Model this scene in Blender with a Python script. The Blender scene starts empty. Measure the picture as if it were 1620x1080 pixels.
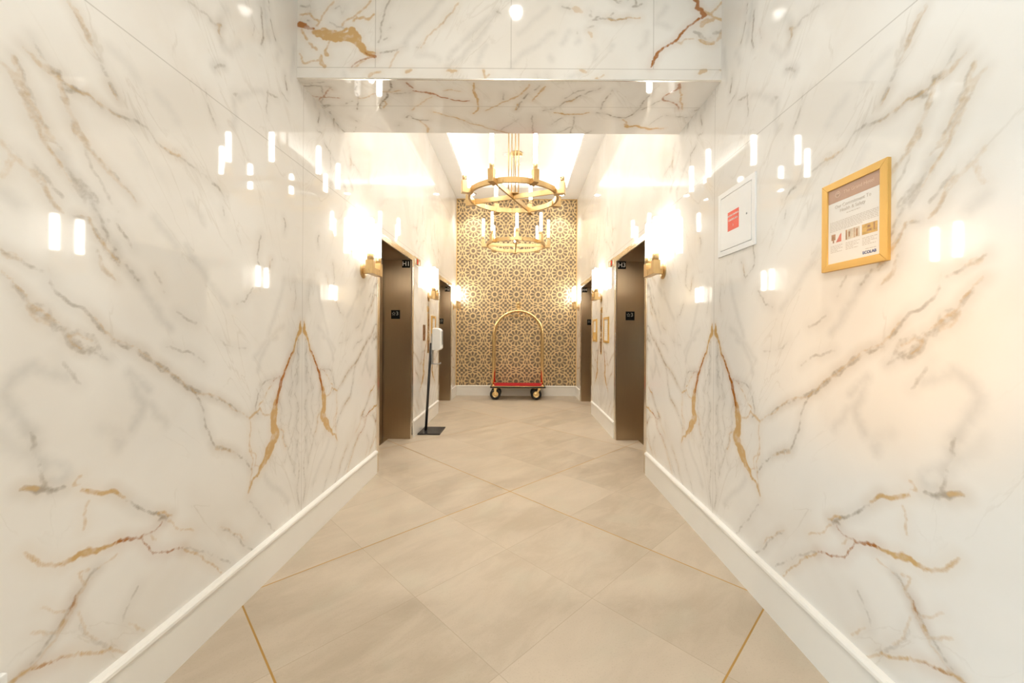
import bpy, bmesh, math, random
import numpy as np
from mathutils import Vector, Matrix
PI = math.pi
SC = bpy.context.scene
COL = SC.collection
random.seed(7)

# ------------------------------------------------------------------ sizes (metres)
HW = 1.207            # half width of the lift lobby
END = 7.90            # far patterned wall
NEAR = -1.3           # where the marble side walls stop behind the camera
HEAD0, HEAD1, HEADZ = 2.24, 2.84, 2.69
SOFFIT, TRAY, FRONTC = 3.94, 4.15, 4.19
LIFTS = [(3.56, 4.63), (6.20, 7.27)]
LIFTZ, FR = 2.10, 0.06
REC = 0.33            # how deep the lift doors sit
AXIS, SLAB = 2.31, 1.595

# traced vein strokes of the marble: kind, strength, then (across, up, half width mm) points
WALL_VEINS = """
k 0.75 1.132,1.293,2.5 1.098,1.248,2.5 1.073,1.227,6 1.035,1.212,9 0.996,1.195,7 0.94,1.148,4 0.874,1.1,2.5 0.8,1.041,5 0.718,0.996,2.5 0.628,0.96,2.5 0.526,0.889,2.5 0.447,0.841,2.5
k 0.7 1.269,1.287,3 1.239,1.272,3 1.207,1.257,5 1.186,1.214,9 1.164,1.198,9 1.127,1.187,5 1.088,1.164,3
k 0.6 1.202,1.233,2 1.173,1.243,6 1.132,1.222,7 1.108,1.18,6
k 0.75 0.8,1.041,2 0.752,0.988,2 0.718,0.913,2 0.691,0.838,2 0.654,0.765,2 0.617,0.749,2 0.567,0.724,2 0.48,0.659,2 0.433,0.596,2
g 0.7 0.682,0.787,3 0.654,0.765,6 0.597,0.741,5 0.535,0.704,3
g 0.8 0.447,0.841,6 0.423,0.849,8 0.387,0.861,4 0.374,0.876,2
g 0.7 0.447,0.841,2 0.439,0.775,2 0.448,0.713,2 0.421,0.64,2 0.428,0.578,2 0.444,0.519,2 0.456,0.488,2
g 0.6 0.448,0.713,2 0.397,0.649,2 0.409,0.604,2 0.359,0.57,2
g 1 0.019,1.312,4.2 0.022,1.282,12.6 0.022,1.253,18.9 0.043,1.233,10.5 0.07,1.185,6.3 0.096,1.128,6.3 0.135,1.093,6.3 0.172,1.04,6.3
o 1 0.096,1.138,3.4 0.134,1.083,5.1 0.165,1.04,6.8 0.19,1.005,10.2 0.202,0.979,13.6 0.213,0.945,11.9 0.23,0.902,8.5 0.247,0.869,6.8
g 1 0.23,0.911,12.6 0.253,0.853,23.1 0.264,0.802,25.2 0.266,0.75,27.3 0.237,0.707,25.2 0.279,0.665,29.4 0.307,0.63,23.1 0.346,0.591,16.8 0.374,0.567,10.5 0.389,0.547,6.3
g 0.9 0.389,0.556,2.6 0.421,0.542,6.3 0.437,0.516,6.3 0.451,0.49,2.6
o 0.7 0.269,0.996,1.95 0.24,1.007,1.95 0.202,1.01,1.95
k 0.7 0.19,1.009,1.5 0.283,1.007,1.5 0.323,1.003,1.5 0.367,0.975,1.5 0.387,0.945,1.5 0.399,0.905,1.5 0.406,0.865,1.5 0.386,0.845,1.5
g 0.7 0.282,0.972,1.95 0.323,0.943,1.95 0.349,0.905,1.95 0.382,0.89,1.95
g 0.7 0.374,0.876,2.6 0.335,0.831,2.6 0.281,0.813,2.6
k 0.6 0.23,0.902,1.5 0.194,0.832,1.5 0.205,0.771,1.5 0.187,0.712,1.5 0.168,0.652,1.5 0.136,0.587,1.5 0.113,0.542,1.5
g 0.8 0.217,0.738,1.95 0.175,0.709,1.95 0.186,0.675,1.95 0.155,0.621,1.95
k 0.6 0.036,1.223,1.5 0.056,1.165,1.5 0.034,1.106,1.5 0.068,1.05,1.5 0.04,0.969,1.5 0.073,0.896,1.5 0.031,0.811,1.5 0.058,0.738,1.5 0.029,0.653,1.5 0.042,0.559,1.5 0.02,0.453,1.5 0.044,0.364,1.5 0.018,0.235,1.5
k 0.5 0.069,1.127,1.5 0.108,1.053,1.5 0.094,0.975,1.5 0.133,0.905,1.5 0.106,0.806,1.5 0.131,0.717,1.5 0.09,0.612,1.5 0.113,0.542,1.5 0.062,0.429,1.5
l 0.55 0.035,1.164,8 0.041,1.067,8 0.054,0.971,8
l 0.4 0.045,0.833,8 0.065,0.72,8 0.05,0.6,8 0.069,0.47,8
k 0.5 0.041,1.047,1.5 0.074,1.002,1.5 0.094,0.947,1.5 0.116,0.884,1.5
k 0.45 0.03,0.752,1.5 0.078,0.695,1.5 0.104,0.653,1.5 0.129,0.604,1.5 0.167,0.541,1.5
l 0.45 0.332,0.527,4 0.277,0.454,4 0.19,0.384,4 0.127,0.311,4
k 0.8 1.299,0.842,3 1.281,0.839,6 1.263,0.826,9 1.248,0.823,7 1.233,0.814,4 1.204,0.809,3
g 0.8 1.301,0.844,3 1.285,0.841,5 1.267,0.831,6
k 0.7 1.263,0.891,2.5 1.258,0.871,2.5 1.253,0.846,2.5 1.246,0.825,6 1.236,0.808,2.5
g 0.9 1.161,0.785,4 1.134,0.768,6 1.105,0.752,7 1.075,0.748,6 1.054,0.728,3 1.032,0.708,3
k 0.85 1.075,0.748,2.2 1.049,0.721,2.2 1.015,0.685,2.2 0.986,0.653,2.2 0.95,0.624,2.2 0.918,0.604,2.2 0.891,0.582,6
k 0.95 0.911,0.579,4 0.898,0.583,8 0.884,0.572,7 0.87,0.575,3
g 0.8 0.918,0.604,3 0.891,0.597,5 0.863,0.574,3
g 0.6 0.877,0.563,2 0.849,0.525,2 0.811,0.496,2 0.764,0.467,2
g 0.6 1.143,0.745,2 1.152,0.724,2 1.15,0.693,2 1.156,0.666,2
g 0.6 1.162,0.827,2 1.175,0.822,2 1.183,0.806,2 1.166,0.804,2
g 0.85 1.293,0.675,2 1.28,0.657,4 1.264,0.634,4 1.243,0.617,4 1.224,0.603,5
g 1 1.224,0.603,4 1.203,0.594,6 1.182,0.596,8 1.16,0.599,9 1.138,0.591,11 1.114,0.583,9 1.094,0.58,6 1.069,0.579,4 1.053,0.582,4
o 1 1.069,0.582,3 1.053,0.58,5 1.026,0.572,6 1.003,0.561,4 0.98,0.555,3
o 0.8 0.98,0.555,2.5 0.949,0.551,2.5 0.924,0.552,2.5 0.9,0.568,2.5
o 0.9 0.992,0.559,2.2 0.968,0.528,2.2 0.949,0.498,2.2 0.926,0.471,2.2 0.897,0.458,2.2 0.855,0.443,2.2 0.811,0.422,2.2
g 0.8 0.811,0.422,2.5 0.764,0.383,2.5 0.722,0.342,2.5 0.678,0.293,2.5 0.641,0.247,2.5 0.618,0.215,2.5
k 0.5 0.811,0.422,1.5 0.747,0.381,1.5 0.678,0.322,1.5 0.622,0.275,1.5 0.552,0.212,1.5
g 0.5 0.98,0.555,2 0.955,0.551,2 0.924,0.516,2
k 0.55 0.614,0.402,2 0.563,0.355,2 0.499,0.278,2 0.418,0.199,2
g 0.5 0.623,0.414,2 0.543,0.344,2 0.477,0.276,2
k 0.45 0.443,0.446,1.5 0.382,0.37,1.5 0.317,0.298,1.5 0.253,0.214,1.5
g 0.75 1.114,0.529,4 1.134,0.518,5 1.146,0.505,4 1.16,0.494,4 1.173,0.483,4 1.179,0.463,5 1.194,0.444,6 1.207,0.429,6 1.223,0.413,6 1.242,0.396,5 1.261,0.381,5 1.279,0.372,5 1.297,0.369,5 1.314,0.36,6
o 0.7 1.176,0.488,2 1.182,0.464,2 1.198,0.441,2
g 0.6 1.142,0.543,2 1.169,0.546,2 1.16,0.521,2 1.149,0.502,2
g 0.5 1.114,0.529,2 1.084,0.535,2 1.058,0.541,2
g 0.85 1.32,0.364,5 1.3,0.368,6 1.275,0.36,4 1.246,0.348,2.5 1.218,0.339,2.5 1.181,0.318,2.5 1.145,0.294,2.5 1.107,0.268,2.5 1.072,0.25,3
o 0.7 1.279,0.361,2 1.246,0.348,2 1.202,0.329,2
g 0.6 1.072,0.25,2 1.051,0.228,2 1.024,0.198,2
k 0.4 1.072,0.25,1.5 1.093,0.277,1.5 1.122,0.311,1.5 1.146,0.349,1.5 1.164,0.393,1.5
g 0.5 1.258,0.508,2 1.235,0.487,2 1.203,0.46,2
g 0.5 1.279,0.456,2 1.25,0.434,2 1.223,0.418,2
k 0.5 0.991,0.39,1.5 1.013,0.36,1.5 1.03,0.338,1.5 1.039,0.306,1.5
g 0.5 1.019,0.291,2 0.996,0.266,2 0.966,0.229,2
g 0.4 1.168,0.436,2 1.159,0.4,2 1.15,0.363,2 1.112,0.314,2
l 0.7 1.276,1.158,6 1.293,1.148,6 1.311,1.135,6 1.327,1.115,6 1.335,1.1,6 1.33,1.078,6 1.32,1.059,6 1.31,1.036,6 1.295,1.006,6 1.281,0.981,6
k 0.55 1.281,0.981,2.2 1.275,0.961,3 1.272,0.952,3 1.278,0.94,2.2
l 0.65 1.275,0.948,4 1.271,0.92,4 1.258,0.894,4 1.254,0.874,4
l 0.6 1.258,0.889,4 1.237,0.889,4 1.217,0.875,4 1.198,0.845,4 1.213,0.836,4 1.233,0.839,4
l 0.6 1.277,1.158,4 1.246,1.137,4 1.206,1.119,4
k 0.5 1.219,1.186,2 1.206,1.162,2 1.198,1.139,2 1.179,1.111,2 1.168,1.095,2
l 0.6 1.024,1.115,5 0.989,1.083,5 0.952,1.044,5
l 0.6 1.006,1.074,5 0.998,1.039,7 0.971,0.998,9 0.982,0.968,8 1.002,0.944,7 1.017,0.925,5
l 0.5 1.06,0.909,9 1.055,0.88,9 1.034,0.913,9 1.017,0.919,9
k 0.55 0.888,1.196,2 0.846,1.182,2 0.785,1.17,2 0.719,1.126,2
l 0.5 0.952,0.997,4 0.926,0.956,4 0.886,0.911,4
k 0.4 0.649,1.228,1.6 0.6,1.191,1.6 0.55,1.182,1.6 0.473,1.172,1.6
l 0.4 0.414,1.128,3 0.351,1.184,3 0.285,1.225,3 0.183,1.28,3
l 0.5 0.388,1.061,3 0.351,1.142,3 0.298,1.208,3 0.242,1.225,3
l 0.35 1.343,1.001,10 1.323,0.962,10 1.303,0.939,10 1.267,0.892,10
l 0.3 1.106,0.952,12 1.055,0.918,12 1.022,0.915,12
k 0.6 1.203,2.179,2.5 1.183,2.159,5 1.165,2.137,4 1.146,2.106,2.5 1.128,2.076,2.5 1.113,2.058,4 1.098,2.034,2.5
g 0.5 1.203,2.179,4 1.183,2.164,6 1.163,2.139,5 1.141,2.1,4
k 0.75 1.091,2.017,4 1.077,1.998,5 1.059,1.977,3
g 0.7 1.301,1.974,3 1.281,1.968,5 1.264,1.955,5 1.243,1.952,5 1.217,1.958,6
k 0.85 1.247,1.947,2 1.225,1.956,5 1.21,1.939,5 1.202,1.926,5 1.186,1.94,7 1.17,1.941,4
g 0.7 1.228,1.951,3 1.206,1.937,6 1.182,1.934,6 1.153,1.944,4 1.132,1.936,3 1.105,1.933,3 1.077,1.931,3 1.047,1.934,3
k 0.7 1.186,1.938,2 1.153,1.945,2 1.132,1.936,2 1.091,1.931,2 1.047,1.936,2 1.032,1.934,2
k 0.95 1.032,1.936,4 1.018,1.936,6 1.004,1.945,6 0.995,1.943,3
k 0.65 0.999,1.943,2 0.967,1.942,2 0.944,1.924,2 0.926,1.908,2 0.901,1.903,2 0.882,1.895,2
g 0.6 0.901,1.905,3 0.869,1.9,4 0.835,1.907,4
k 0.55 0.882,1.895,2 0.828,1.901,2 0.793,1.893,2 0.74,1.88,2 0.7,1.868,2
k 0.6 0.708,1.877,2 0.68,1.862,4 0.65,1.861,4 0.632,1.847,3 0.61,1.828,2
g 0.55 1.285,2.011,3 1.264,1.976,6 1.243,1.957,7 1.225,1.925,8 1.213,1.897,7 1.202,1.873,6 1.182,1.83,8 1.173,1.812,9 1.153,1.785,9 1.122,1.761,8 1.09,1.741,8 1.056,1.714,7 1.025,1.695,6 1.004,1.676,3
g 0.7 1.186,1.837,3 1.18,1.822,7 1.169,1.804,4
g 0.5 1.32,1.937,3 1.304,1.884,6 1.287,1.837,9 1.27,1.801,12 1.256,1.787,12 1.235,1.772,5 1.212,1.757,3
k 0.6 1.291,1.863,4 1.281,1.849,5 1.284,1.814,4 1.277,1.797,5 1.267,1.765,6 1.249,1.74,5 1.231,1.718,5 1.212,1.691,5 1.193,1.667,5 1.168,1.64,5 1.143,1.616,5
g 0.5 1.347,1.906,5 1.329,1.895,8 1.31,1.876,10 1.291,1.843,9 1.27,1.813,8 1.253,1.797,5
k 0.7 1.193,1.699,3 1.177,1.683,6 1.163,1.67,7 1.148,1.657,7 1.13,1.642,6 1.12,1.638,3
k 0.6 1.201,1.709,3 1.185,1.684,3 1.168,1.654,6 1.152,1.627,7 1.134,1.609,5
l 0.7 1.22,1.736,10 1.197,1.702,10 1.173,1.675,10 1.139,1.631,10
k 0.7 1.192,1.578,2.5 1.168,1.583,4 1.147,1.584,4 1.137,1.562,2.5 1.121,1.533,4 1.098,1.504,4 1.074,1.479,6 1.054,1.463,7 1.034,1.456,4
k 0.7 1.139,1.627,2.5 1.112,1.592,2.5 1.093,1.549,2.5 1.069,1.505,2.5
l 0.6 1.16,1.652,9 1.13,1.606,9 1.103,1.547,9 1.064,1.486,9
k 0.8 1.039,1.461,3 1.008,1.437,5 0.994,1.421,4
l 0.6 1.024,1.443,6 0.98,1.396,7 0.946,1.356,8 0.922,1.319,9 0.871,1.259,6
g 0.45 1.121,1.494,4 1.107,1.439,8 1.088,1.423,7 1.069,1.406,4
g 0.5 1.346,1.717,4 1.319,1.691,5 1.306,1.681,4 1.28,1.655,4 1.263,1.632,4
g 0.45 1.345,1.625,5 1.322,1.682,5
g 0.6 1.276,1.669,3 1.256,1.643,5 1.245,1.613,3 1.227,1.589,4 1.212,1.576,3
k 0.5 1.283,1.699,2 1.266,1.673,2 1.249,1.655,4 1.231,1.636,2 1.216,1.624,4
k 0.65 1.345,1.448,2 1.327,1.439,3 1.305,1.427,2.2 1.282,1.415,2.2 1.255,1.408,2.2 1.242,1.392,2.2 1.234,1.367,2.2 1.222,1.351,2.2 1.199,1.328,2.2 1.175,1.319,2.2 1.154,1.311,3 1.137,1.293,2.2 1.119,1.265,2.2 1.087,1.232,2.2
g 0.5 1.345,1.448,3 1.327,1.439,5 1.305,1.427,3
k 0.65 1.344,1.393,3 1.323,1.376,3 1.308,1.354,3 1.291,1.327,3 1.281,1.308,6 1.261,1.296,7 1.24,1.28,9 1.221,1.263,6
k 0.6 1.275,1.316,3 1.25,1.301,7 1.243,1.289,5 1.229,1.25,3
g 0.5 1.291,1.315,4 1.264,1.279,7 1.24,1.272,7
l 0.5 1.345,1.594,7 1.327,1.585,7 1.309,1.567,7
k 0.7 1.067,1.591,2 1.055,1.574,4 1.043,1.557,3 1.031,1.549,3
k 0.5 1.094,1.607,1.6 1.089,1.589,1.6
k 0.5 1.03,1.539,1.6 1.014,1.522,1.6
k 0.45 1.157,1.774,2 1.131,1.724,2 1.103,1.682,2 1.085,1.65,2 1.063,1.629,2
l 0.45 1.011,1.872,4 0.989,1.84,4 0.972,1.821,4
l 0.5 0.936,1.644,7 0.886,1.601,7 0.847,1.564,7
k 0.45 0.935,1.456,2 0.916,1.431,2 0.898,1.389,2
l 0.5 0.805,1.573,5 0.768,1.532,5 0.714,1.478,5 0.663,1.419,5 0.595,1.365,5
k 0.55 0.845,1.323,2 0.81,1.301,2 0.774,1.287,3 0.759,1.282,2
l 0.45 0.792,1.747,4 0.754,1.722,4 0.723,1.687,4
k 0.45 0.622,1.783,1.8 0.613,1.752,1.8
k 0.8 0.392,2.865,4 0.378,2.815,5 0.372,2.773,4 0.367,2.714,4 0.381,2.658,3
k 0.7 0.325,2.914,2.5 0.312,2.853,2.5 0.293,2.803,2.5 0.267,2.758,3
l 0.6 0.362,2.891,10 0.344,2.811,10 0.323,2.732,10
k 0.5 0.43,2.712,1.6 0.44,2.659,1.6
k 0.5 0.826,2.498,2.2 0.783,2.516,2.2 0.737,2.525,2.2 0.692,2.533,2.2
k 0.65 0.697,2.523,3 0.664,2.536,5 0.637,2.552,3 0.655,2.51,3 0.634,2.499,3
l 0.5 0.637,2.496,6 0.628,2.463,8 0.582,2.475,6 0.524,2.553,6
l 0.45 0.679,2.341,10 0.654,2.371,9 0.618,2.388,8
k 0.5 0.671,2.346,3 0.645,2.373,4 0.615,2.393,3
k 0.85 0.183,2.635,2 0.174,2.595,5 0.165,2.566,4
k 0.5 0.326,2.467,1.8 0.33,2.409,1.8 0.332,2.344,1.8
k 0.65 0.333,2.451,2 0.29,2.465,4 0.248,2.477,3
k 0.5 0.216,2.526,1.8 0.173,2.51,1.8 0.153,2.513,1.8
k 0.5 0.565,2.301,3 0.538,2.32,4
l 0.5 0.532,2.304,4 0.481,2.349,4 0.427,2.397,4 0.369,2.429,4
k 0.5 0.719,2.224,2 0.711,2.184,2 0.686,2.14,2 0.66,2.108,2
l 0.5 0.561,2.273,5 0.551,2.222,5 0.56,2.161,5
k 0.65 0.187,1.863,2 0.169,1.825,4 0.18,1.788,2
k 0.65 0.375,1.722,2 0.39,1.649,2 0.397,1.594,3 0.361,1.561,2 0.324,1.539,2
k 0.65 0.282,1.623,2 0.307,1.57,3 0.322,1.536,2
k 0.6 0.534,1.376,2 0.483,1.388,2 0.469,1.418,2 0.43,1.46,2
g 0.4 0.3,1.612,3 0.312,1.561,3
l 0.4 0.245,2.707,7 0.255,2.667,7 0.218,2.743,7
l 0.4 0.602,2.646,12 0.638,2.577,12 0.655,2.523,12
l 0.4 0.178,1.54,5 0.205,1.435,5 0.258,1.331,5 0.309,1.233,5
l 0.45 0.102,2.845,5 0.116,2.746,5 0.13,2.649,5
k 0.4 0.088,1.57,1.6 0.068,1.465,1.6 0.086,1.374,1.6
l 0.35 0.927,2.079,8 0.889,2.068,8 0.85,2.032,8
l 0.35 1.087,2.129,10 1.038,2.114,10 1.007,2.094,10
"""
HEAD_VEINS = """
o 1 -1.193,2.998,15 -1.173,2.994,15 -1.158,2.986,10 -1.138,2.978,6.25 -1.111,2.975,3.75
g 1 -1.115,2.955,11.25 -1.084,2.948,17.5 -1.052,2.94,21.25 -1.014,2.933,23.75 -0.975,2.93,21.25 -0.936,2.931,22.5 -0.897,2.925,18.75 -0.874,2.914,17.5 -0.854,2.887,16.25 -0.834,2.86,15 -0.811,2.837,11.25 -0.784,2.833,12.5 -0.766,2.837,6.25
g 1 -0.913,2.937,15 -0.897,2.972,16.25 -0.878,2.949,15 -0.858,2.914,16.25
g 1 -1.068,2.975,3.75 -1.022,2.966,3.75 -0.99,2.961,3.75 -0.952,2.956,5 -0.925,2.976,6.25
o 0.9 -0.819,2.844,3.75 -0.795,2.825,3.75 -0.766,2.818,10
o 0.7 -0.896,2.759,3.12 -0.873,2.782,3.12 -0.842,2.798,3.12 -0.803,2.81,3.12 -0.766,2.825,3.12
g 0.7 -0.88,2.759,3.12 -0.842,2.786,3.12 -0.811,2.806,3.12 -0.772,2.814,3.12
g 0.8 -1.025,2.898,3.75 -1.036,2.87,3.75 -1.046,2.847,6.25 -1.04,2.828,11.25 -1.032,2.824,6.25
g 0.8 -1.071,2.823,3.75 -1.073,2.8,10 -1.067,2.781,11.25 -1.051,2.761,11.25
g 0.7 -1.192,2.831,3.75 -1.18,2.811,3.75 -1.172,2.78,5 -1.145,2.78,3.75 -1.114,2.792,3.75 -1.083,2.796,6.25
g 0.8 -1.181,2.97,5 -1.173,2.947,5 -1.161,2.928,5 -1.149,2.914,5
g 0.7 -1.138,2.893,5 -1.118,2.87,6.25 -1.095,2.858,6.25
g 0.8 -1.193,3.053,3.75 -1.162,3.056,3.75 -1.135,3.06,5 -1.119,3.037,3.75 -1.096,3.025,5 -1.08,3.01,3.75 -1.099,2.99,3.75
k 0.7 -1.189,3.105,4 -1.166,3.099,3 -1.139,3.105,5 -1.135,3.079,3 -1.131,3.06,3
k 0.7 -1.146,3.021,4 -1.134,3.015,5 -1.123,3.012,4
g 0.6 -0.999,3.131,3.75 -1.015,3.111,3.75 -1.042,3.08,3.75 -1.061,3.053,3.75 -1.08,3.014,3.75
g 0.7 -0.79,3.136,3.75 -0.813,3.105,3.75 -0.844,3.077,3.75 -0.874,3.054,3.75 -0.905,3.034,3.75 -0.936,3.018,3.75 -0.952,2.991,3.75
g 0.8 -0.89,3.019,3.75 -0.867,3.038,6.25 -0.828,3.039,6.25 -0.804,3.027,6.25 -0.785,3.043,5 -0.77,3.058,5
k 0.6 -1.022,3.01,3 -0.998,2.999,3 -0.983,2.983,3 -0.96,2.987,3 -0.944,2.98,3
k 0.6 -0.991,3.092,2.5 -0.968,3.104,2.5 -0.952,3.061,2.5 -0.937,3.092,2.5
k 0.75 -0.681,3.14,4 -0.692,3.117,3 -0.704,3.094,3 -0.711,3.063,3 -0.72,3.024,3 -0.73,2.993,4 -0.733,2.973,3 -0.728,2.946,3 -0.738,2.915,3 -0.745,2.899,3
k 0.6 -0.714,2.915,3 -0.695,2.923,3
k 0.5 -0.699,2.966,2 -0.688,2.976,5 -0.676,2.985,3
k 0.75 -0.733,2.841,3 -0.718,2.843,5 -0.695,2.847,3 -0.671,2.849,5 -0.64,2.857,3 -0.617,2.869,3 -0.59,2.873,3
k 0.4 -0.532,2.873,2 -0.485,2.871,2
g 0.5 -0.292,3.127,3.12 -0.315,3.088,3.12 -0.339,3.061,3.12 -0.373,3.018,3.12 -0.408,2.983,3.12 -0.447,2.952,3.12 -0.478,2.916,3.12 -0.504,2.87,3.12
k 0.5 -0.327,3.077,2 -0.346,3.049,2 -0.377,3.014,2
l 0.5 -0.386,3.142,5 -0.432,3.084,5 -0.478,3.033,5 -0.54,2.966,5 -0.594,2.9,5
l 0.5 -0.075,3.082,6 -0.121,3.035,6 -0.175,2.996,9 -0.229,2.941,8 -0.275,2.894,6 -0.322,2.847,6 -0.345,2.808,6
l 0.5 -0.213,2.887,4 -0.267,2.817,4 -0.352,2.762,4
l 0.5 -0.105,3.031,4 -0.136,2.984,4 -0.167,2.934,4 -0.213,2.887,4
l 0.5 -0.132,2.887,4 -0.159,2.833,4 -0.182,2.782,5
g 0.4 -0.629,2.849,3.75 -0.652,2.814,3.75 -0.671,2.783,3.75 -0.682,2.756,3.75
l 0.4 -0.52,2.827,5 -0.485,2.827,5 -0.43,2.823,5 -0.399,2.804,5
k 0.5 -0.071,3.078,4 -0.051,3.067,4
l 0.4 0.051,2.811,5 0.02,2.78,5 0.009,2.756,5
g 0.7 -0.799,2.701,5 -0.783,2.72,7.5 -0.764,2.724,5 -0.733,2.732,5
g 0.7 -0.589,2.729,5 -0.574,2.737,10 -0.558,2.743,5
g 0.7 -0.352,2.742,5 -0.329,2.737,10 -0.302,2.739,6.25
g 0.7 -0.149,2.747,5 -0.142,2.72,5 -0.131,2.693,5
g 0.5 -0.131,2.701,3.75 -0.119,2.713,3.75 -0.115,2.72,3.75
l 0.4 -0.942,2.727,4 -0.931,2.7,4
k 0.7 0.297,3.111,3 0.317,3.101,5 0.344,3.096,4
g 0.45 0.356,3.1,3.75 0.383,3.092,17.5 0.41,3.081,7.5
k 0.75 0.596,3.148,4 0.623,3.133,6 0.647,3.137,8 0.674,3.149,4
k 0.75 0.716,3.149,3 0.72,3.126,4 0.701,3.11,5 0.728,3.114,4 0.752,3.126,4
k 0.8 0.469,3.032,3 0.504,3.033,3 0.542,3.039,4 0.573,3.043,7 0.604,3.033,4 0.643,3.04,3 0.674,3.048,3
g 0.7 0.558,3.039,3.12 0.605,3.032,3.12 0.674,3.049,3.12 0.744,3.048,3.12
k 0.6 0.573,3.059,3 0.589,3.072,3
k 0.7 0.484,3.039,3 0.496,3.05,5 0.507,3.053,3
k 0.5 0.457,3.089,4 0.464,3.073,4 0.453,3.058,4 0.468,3.05,4
k 0.6 0.442,2.98,3 0.449,2.988,4 0.461,2.996,3 0.48,3,3
g 0.5 0.453,2.965,6.25 0.464,2.952,7.5 0.465,2.938,6.25
k 0.4 0.387,2.964,2 0.387,2.957,2
l 0.5 0.248,2.96,5 0.201,2.92,5 0.163,2.889,5 0.116,2.862,5 0.062,2.826,5 0.016,2.783,5
l 0.4 0.216,3.099,5 0.154,3.044,5 0.1,2.99,5 0.053,2.951,5
l 0.45 0.341,2.968,5 0.318,2.921,5 0.302,2.898,5
l 0.45 0.395,2.914,7 0.384,2.904,6
l 0.5 0.586,2.888,5 0.576,2.868,5
l 0.45 0.233,2.82,7 0.241,2.808,9
l 0.4 0.481,2.883,6 0.493,2.852,6 0.489,2.813,6
l 0.4 0.784,2.963,5 0.78,2.916,5 0.745,2.877,5
l 0.4 0.891,3.111,5 0.861,3.064,5 0.841,3.041,5
l 0.35 0.838,3.017,8 0.884,3.006,8 0.915,2.995,8
o 1 0.806,2.769,3.75 0.823,2.808,7.5 0.839,2.835,8.75 0.854,2.862,5 0.885,2.882,3.75 0.916,2.901,3.75 0.947,2.917,6.25 0.97,2.952,5 1.009,2.991,3.75 1.047,3.019,3.75 1.078,3.046,5
o 0.95 1.047,3.151,5 1.066,3.147,10 1.07,3.12,8.75 1.062,3.104,8.75 1.09,3.097,10 1.094,3.077,10 1.117,3.066,7.5 1.094,3.05,6.25
g 0.8 1.09,3.104,5 1.109,3.085,5 1.132,3.074,7.5 1.16,3.054,5 1.187,3.043,5 1.214,3.035,6.25
g 0.7 1.225,3.152,3.75 1.194,3.121,3.75 1.16,3.089,3.75 1.14,3.074,3.75
g 0.6 0.947,2.913,3.75 0.978,2.902,3.75 0.994,2.925,3.75 1.048,2.929,3.75
g 0.7 1.164,3.043,6.25 1.125,3.035,11.25 1.098,3.019,12.5 1.09,3.003,8.75
k 0.55 1.048,2.968,5 1.071,2.964,9 1.083,2.957,10 1.098,2.93,11 1.126,2.918,9 1.141,2.934,7
g 0.85 1.079,2.926,3.75 1.11,2.91,8.75 1.133,2.904,8.75 1.161,2.907,8.75
k 0.5 1.16,2.961,5 1.195,2.965,11 1.215,2.977,10 1.24,3,10
g 0.5 1.18,2.919,5 1.203,2.95,11.25 1.226,2.977,11.25
g 0.7 1.08,2.732,5 1.092,2.743,11.25 1.119,2.751,8.75
g 0.6 0.404,2.747,5 0.424,2.743,7.5 0.439,2.735,5
g 0.7 0.49,2.698,5 0.502,2.7,7.5
l 0.4 0.342,2.708,3 0.373,2.72,3 0.404,2.727,3
g 0.5 0.513,2.701,3.75 0.536,2.72,3.75
g 0.5 1.197,2.752,3.75 1.231,2.748,3.75
k 0.5 0.156,2.722,2 0.164,2.699,2
k 0.5 0.214,2.722,2 0.226,2.695,2
"""
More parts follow.
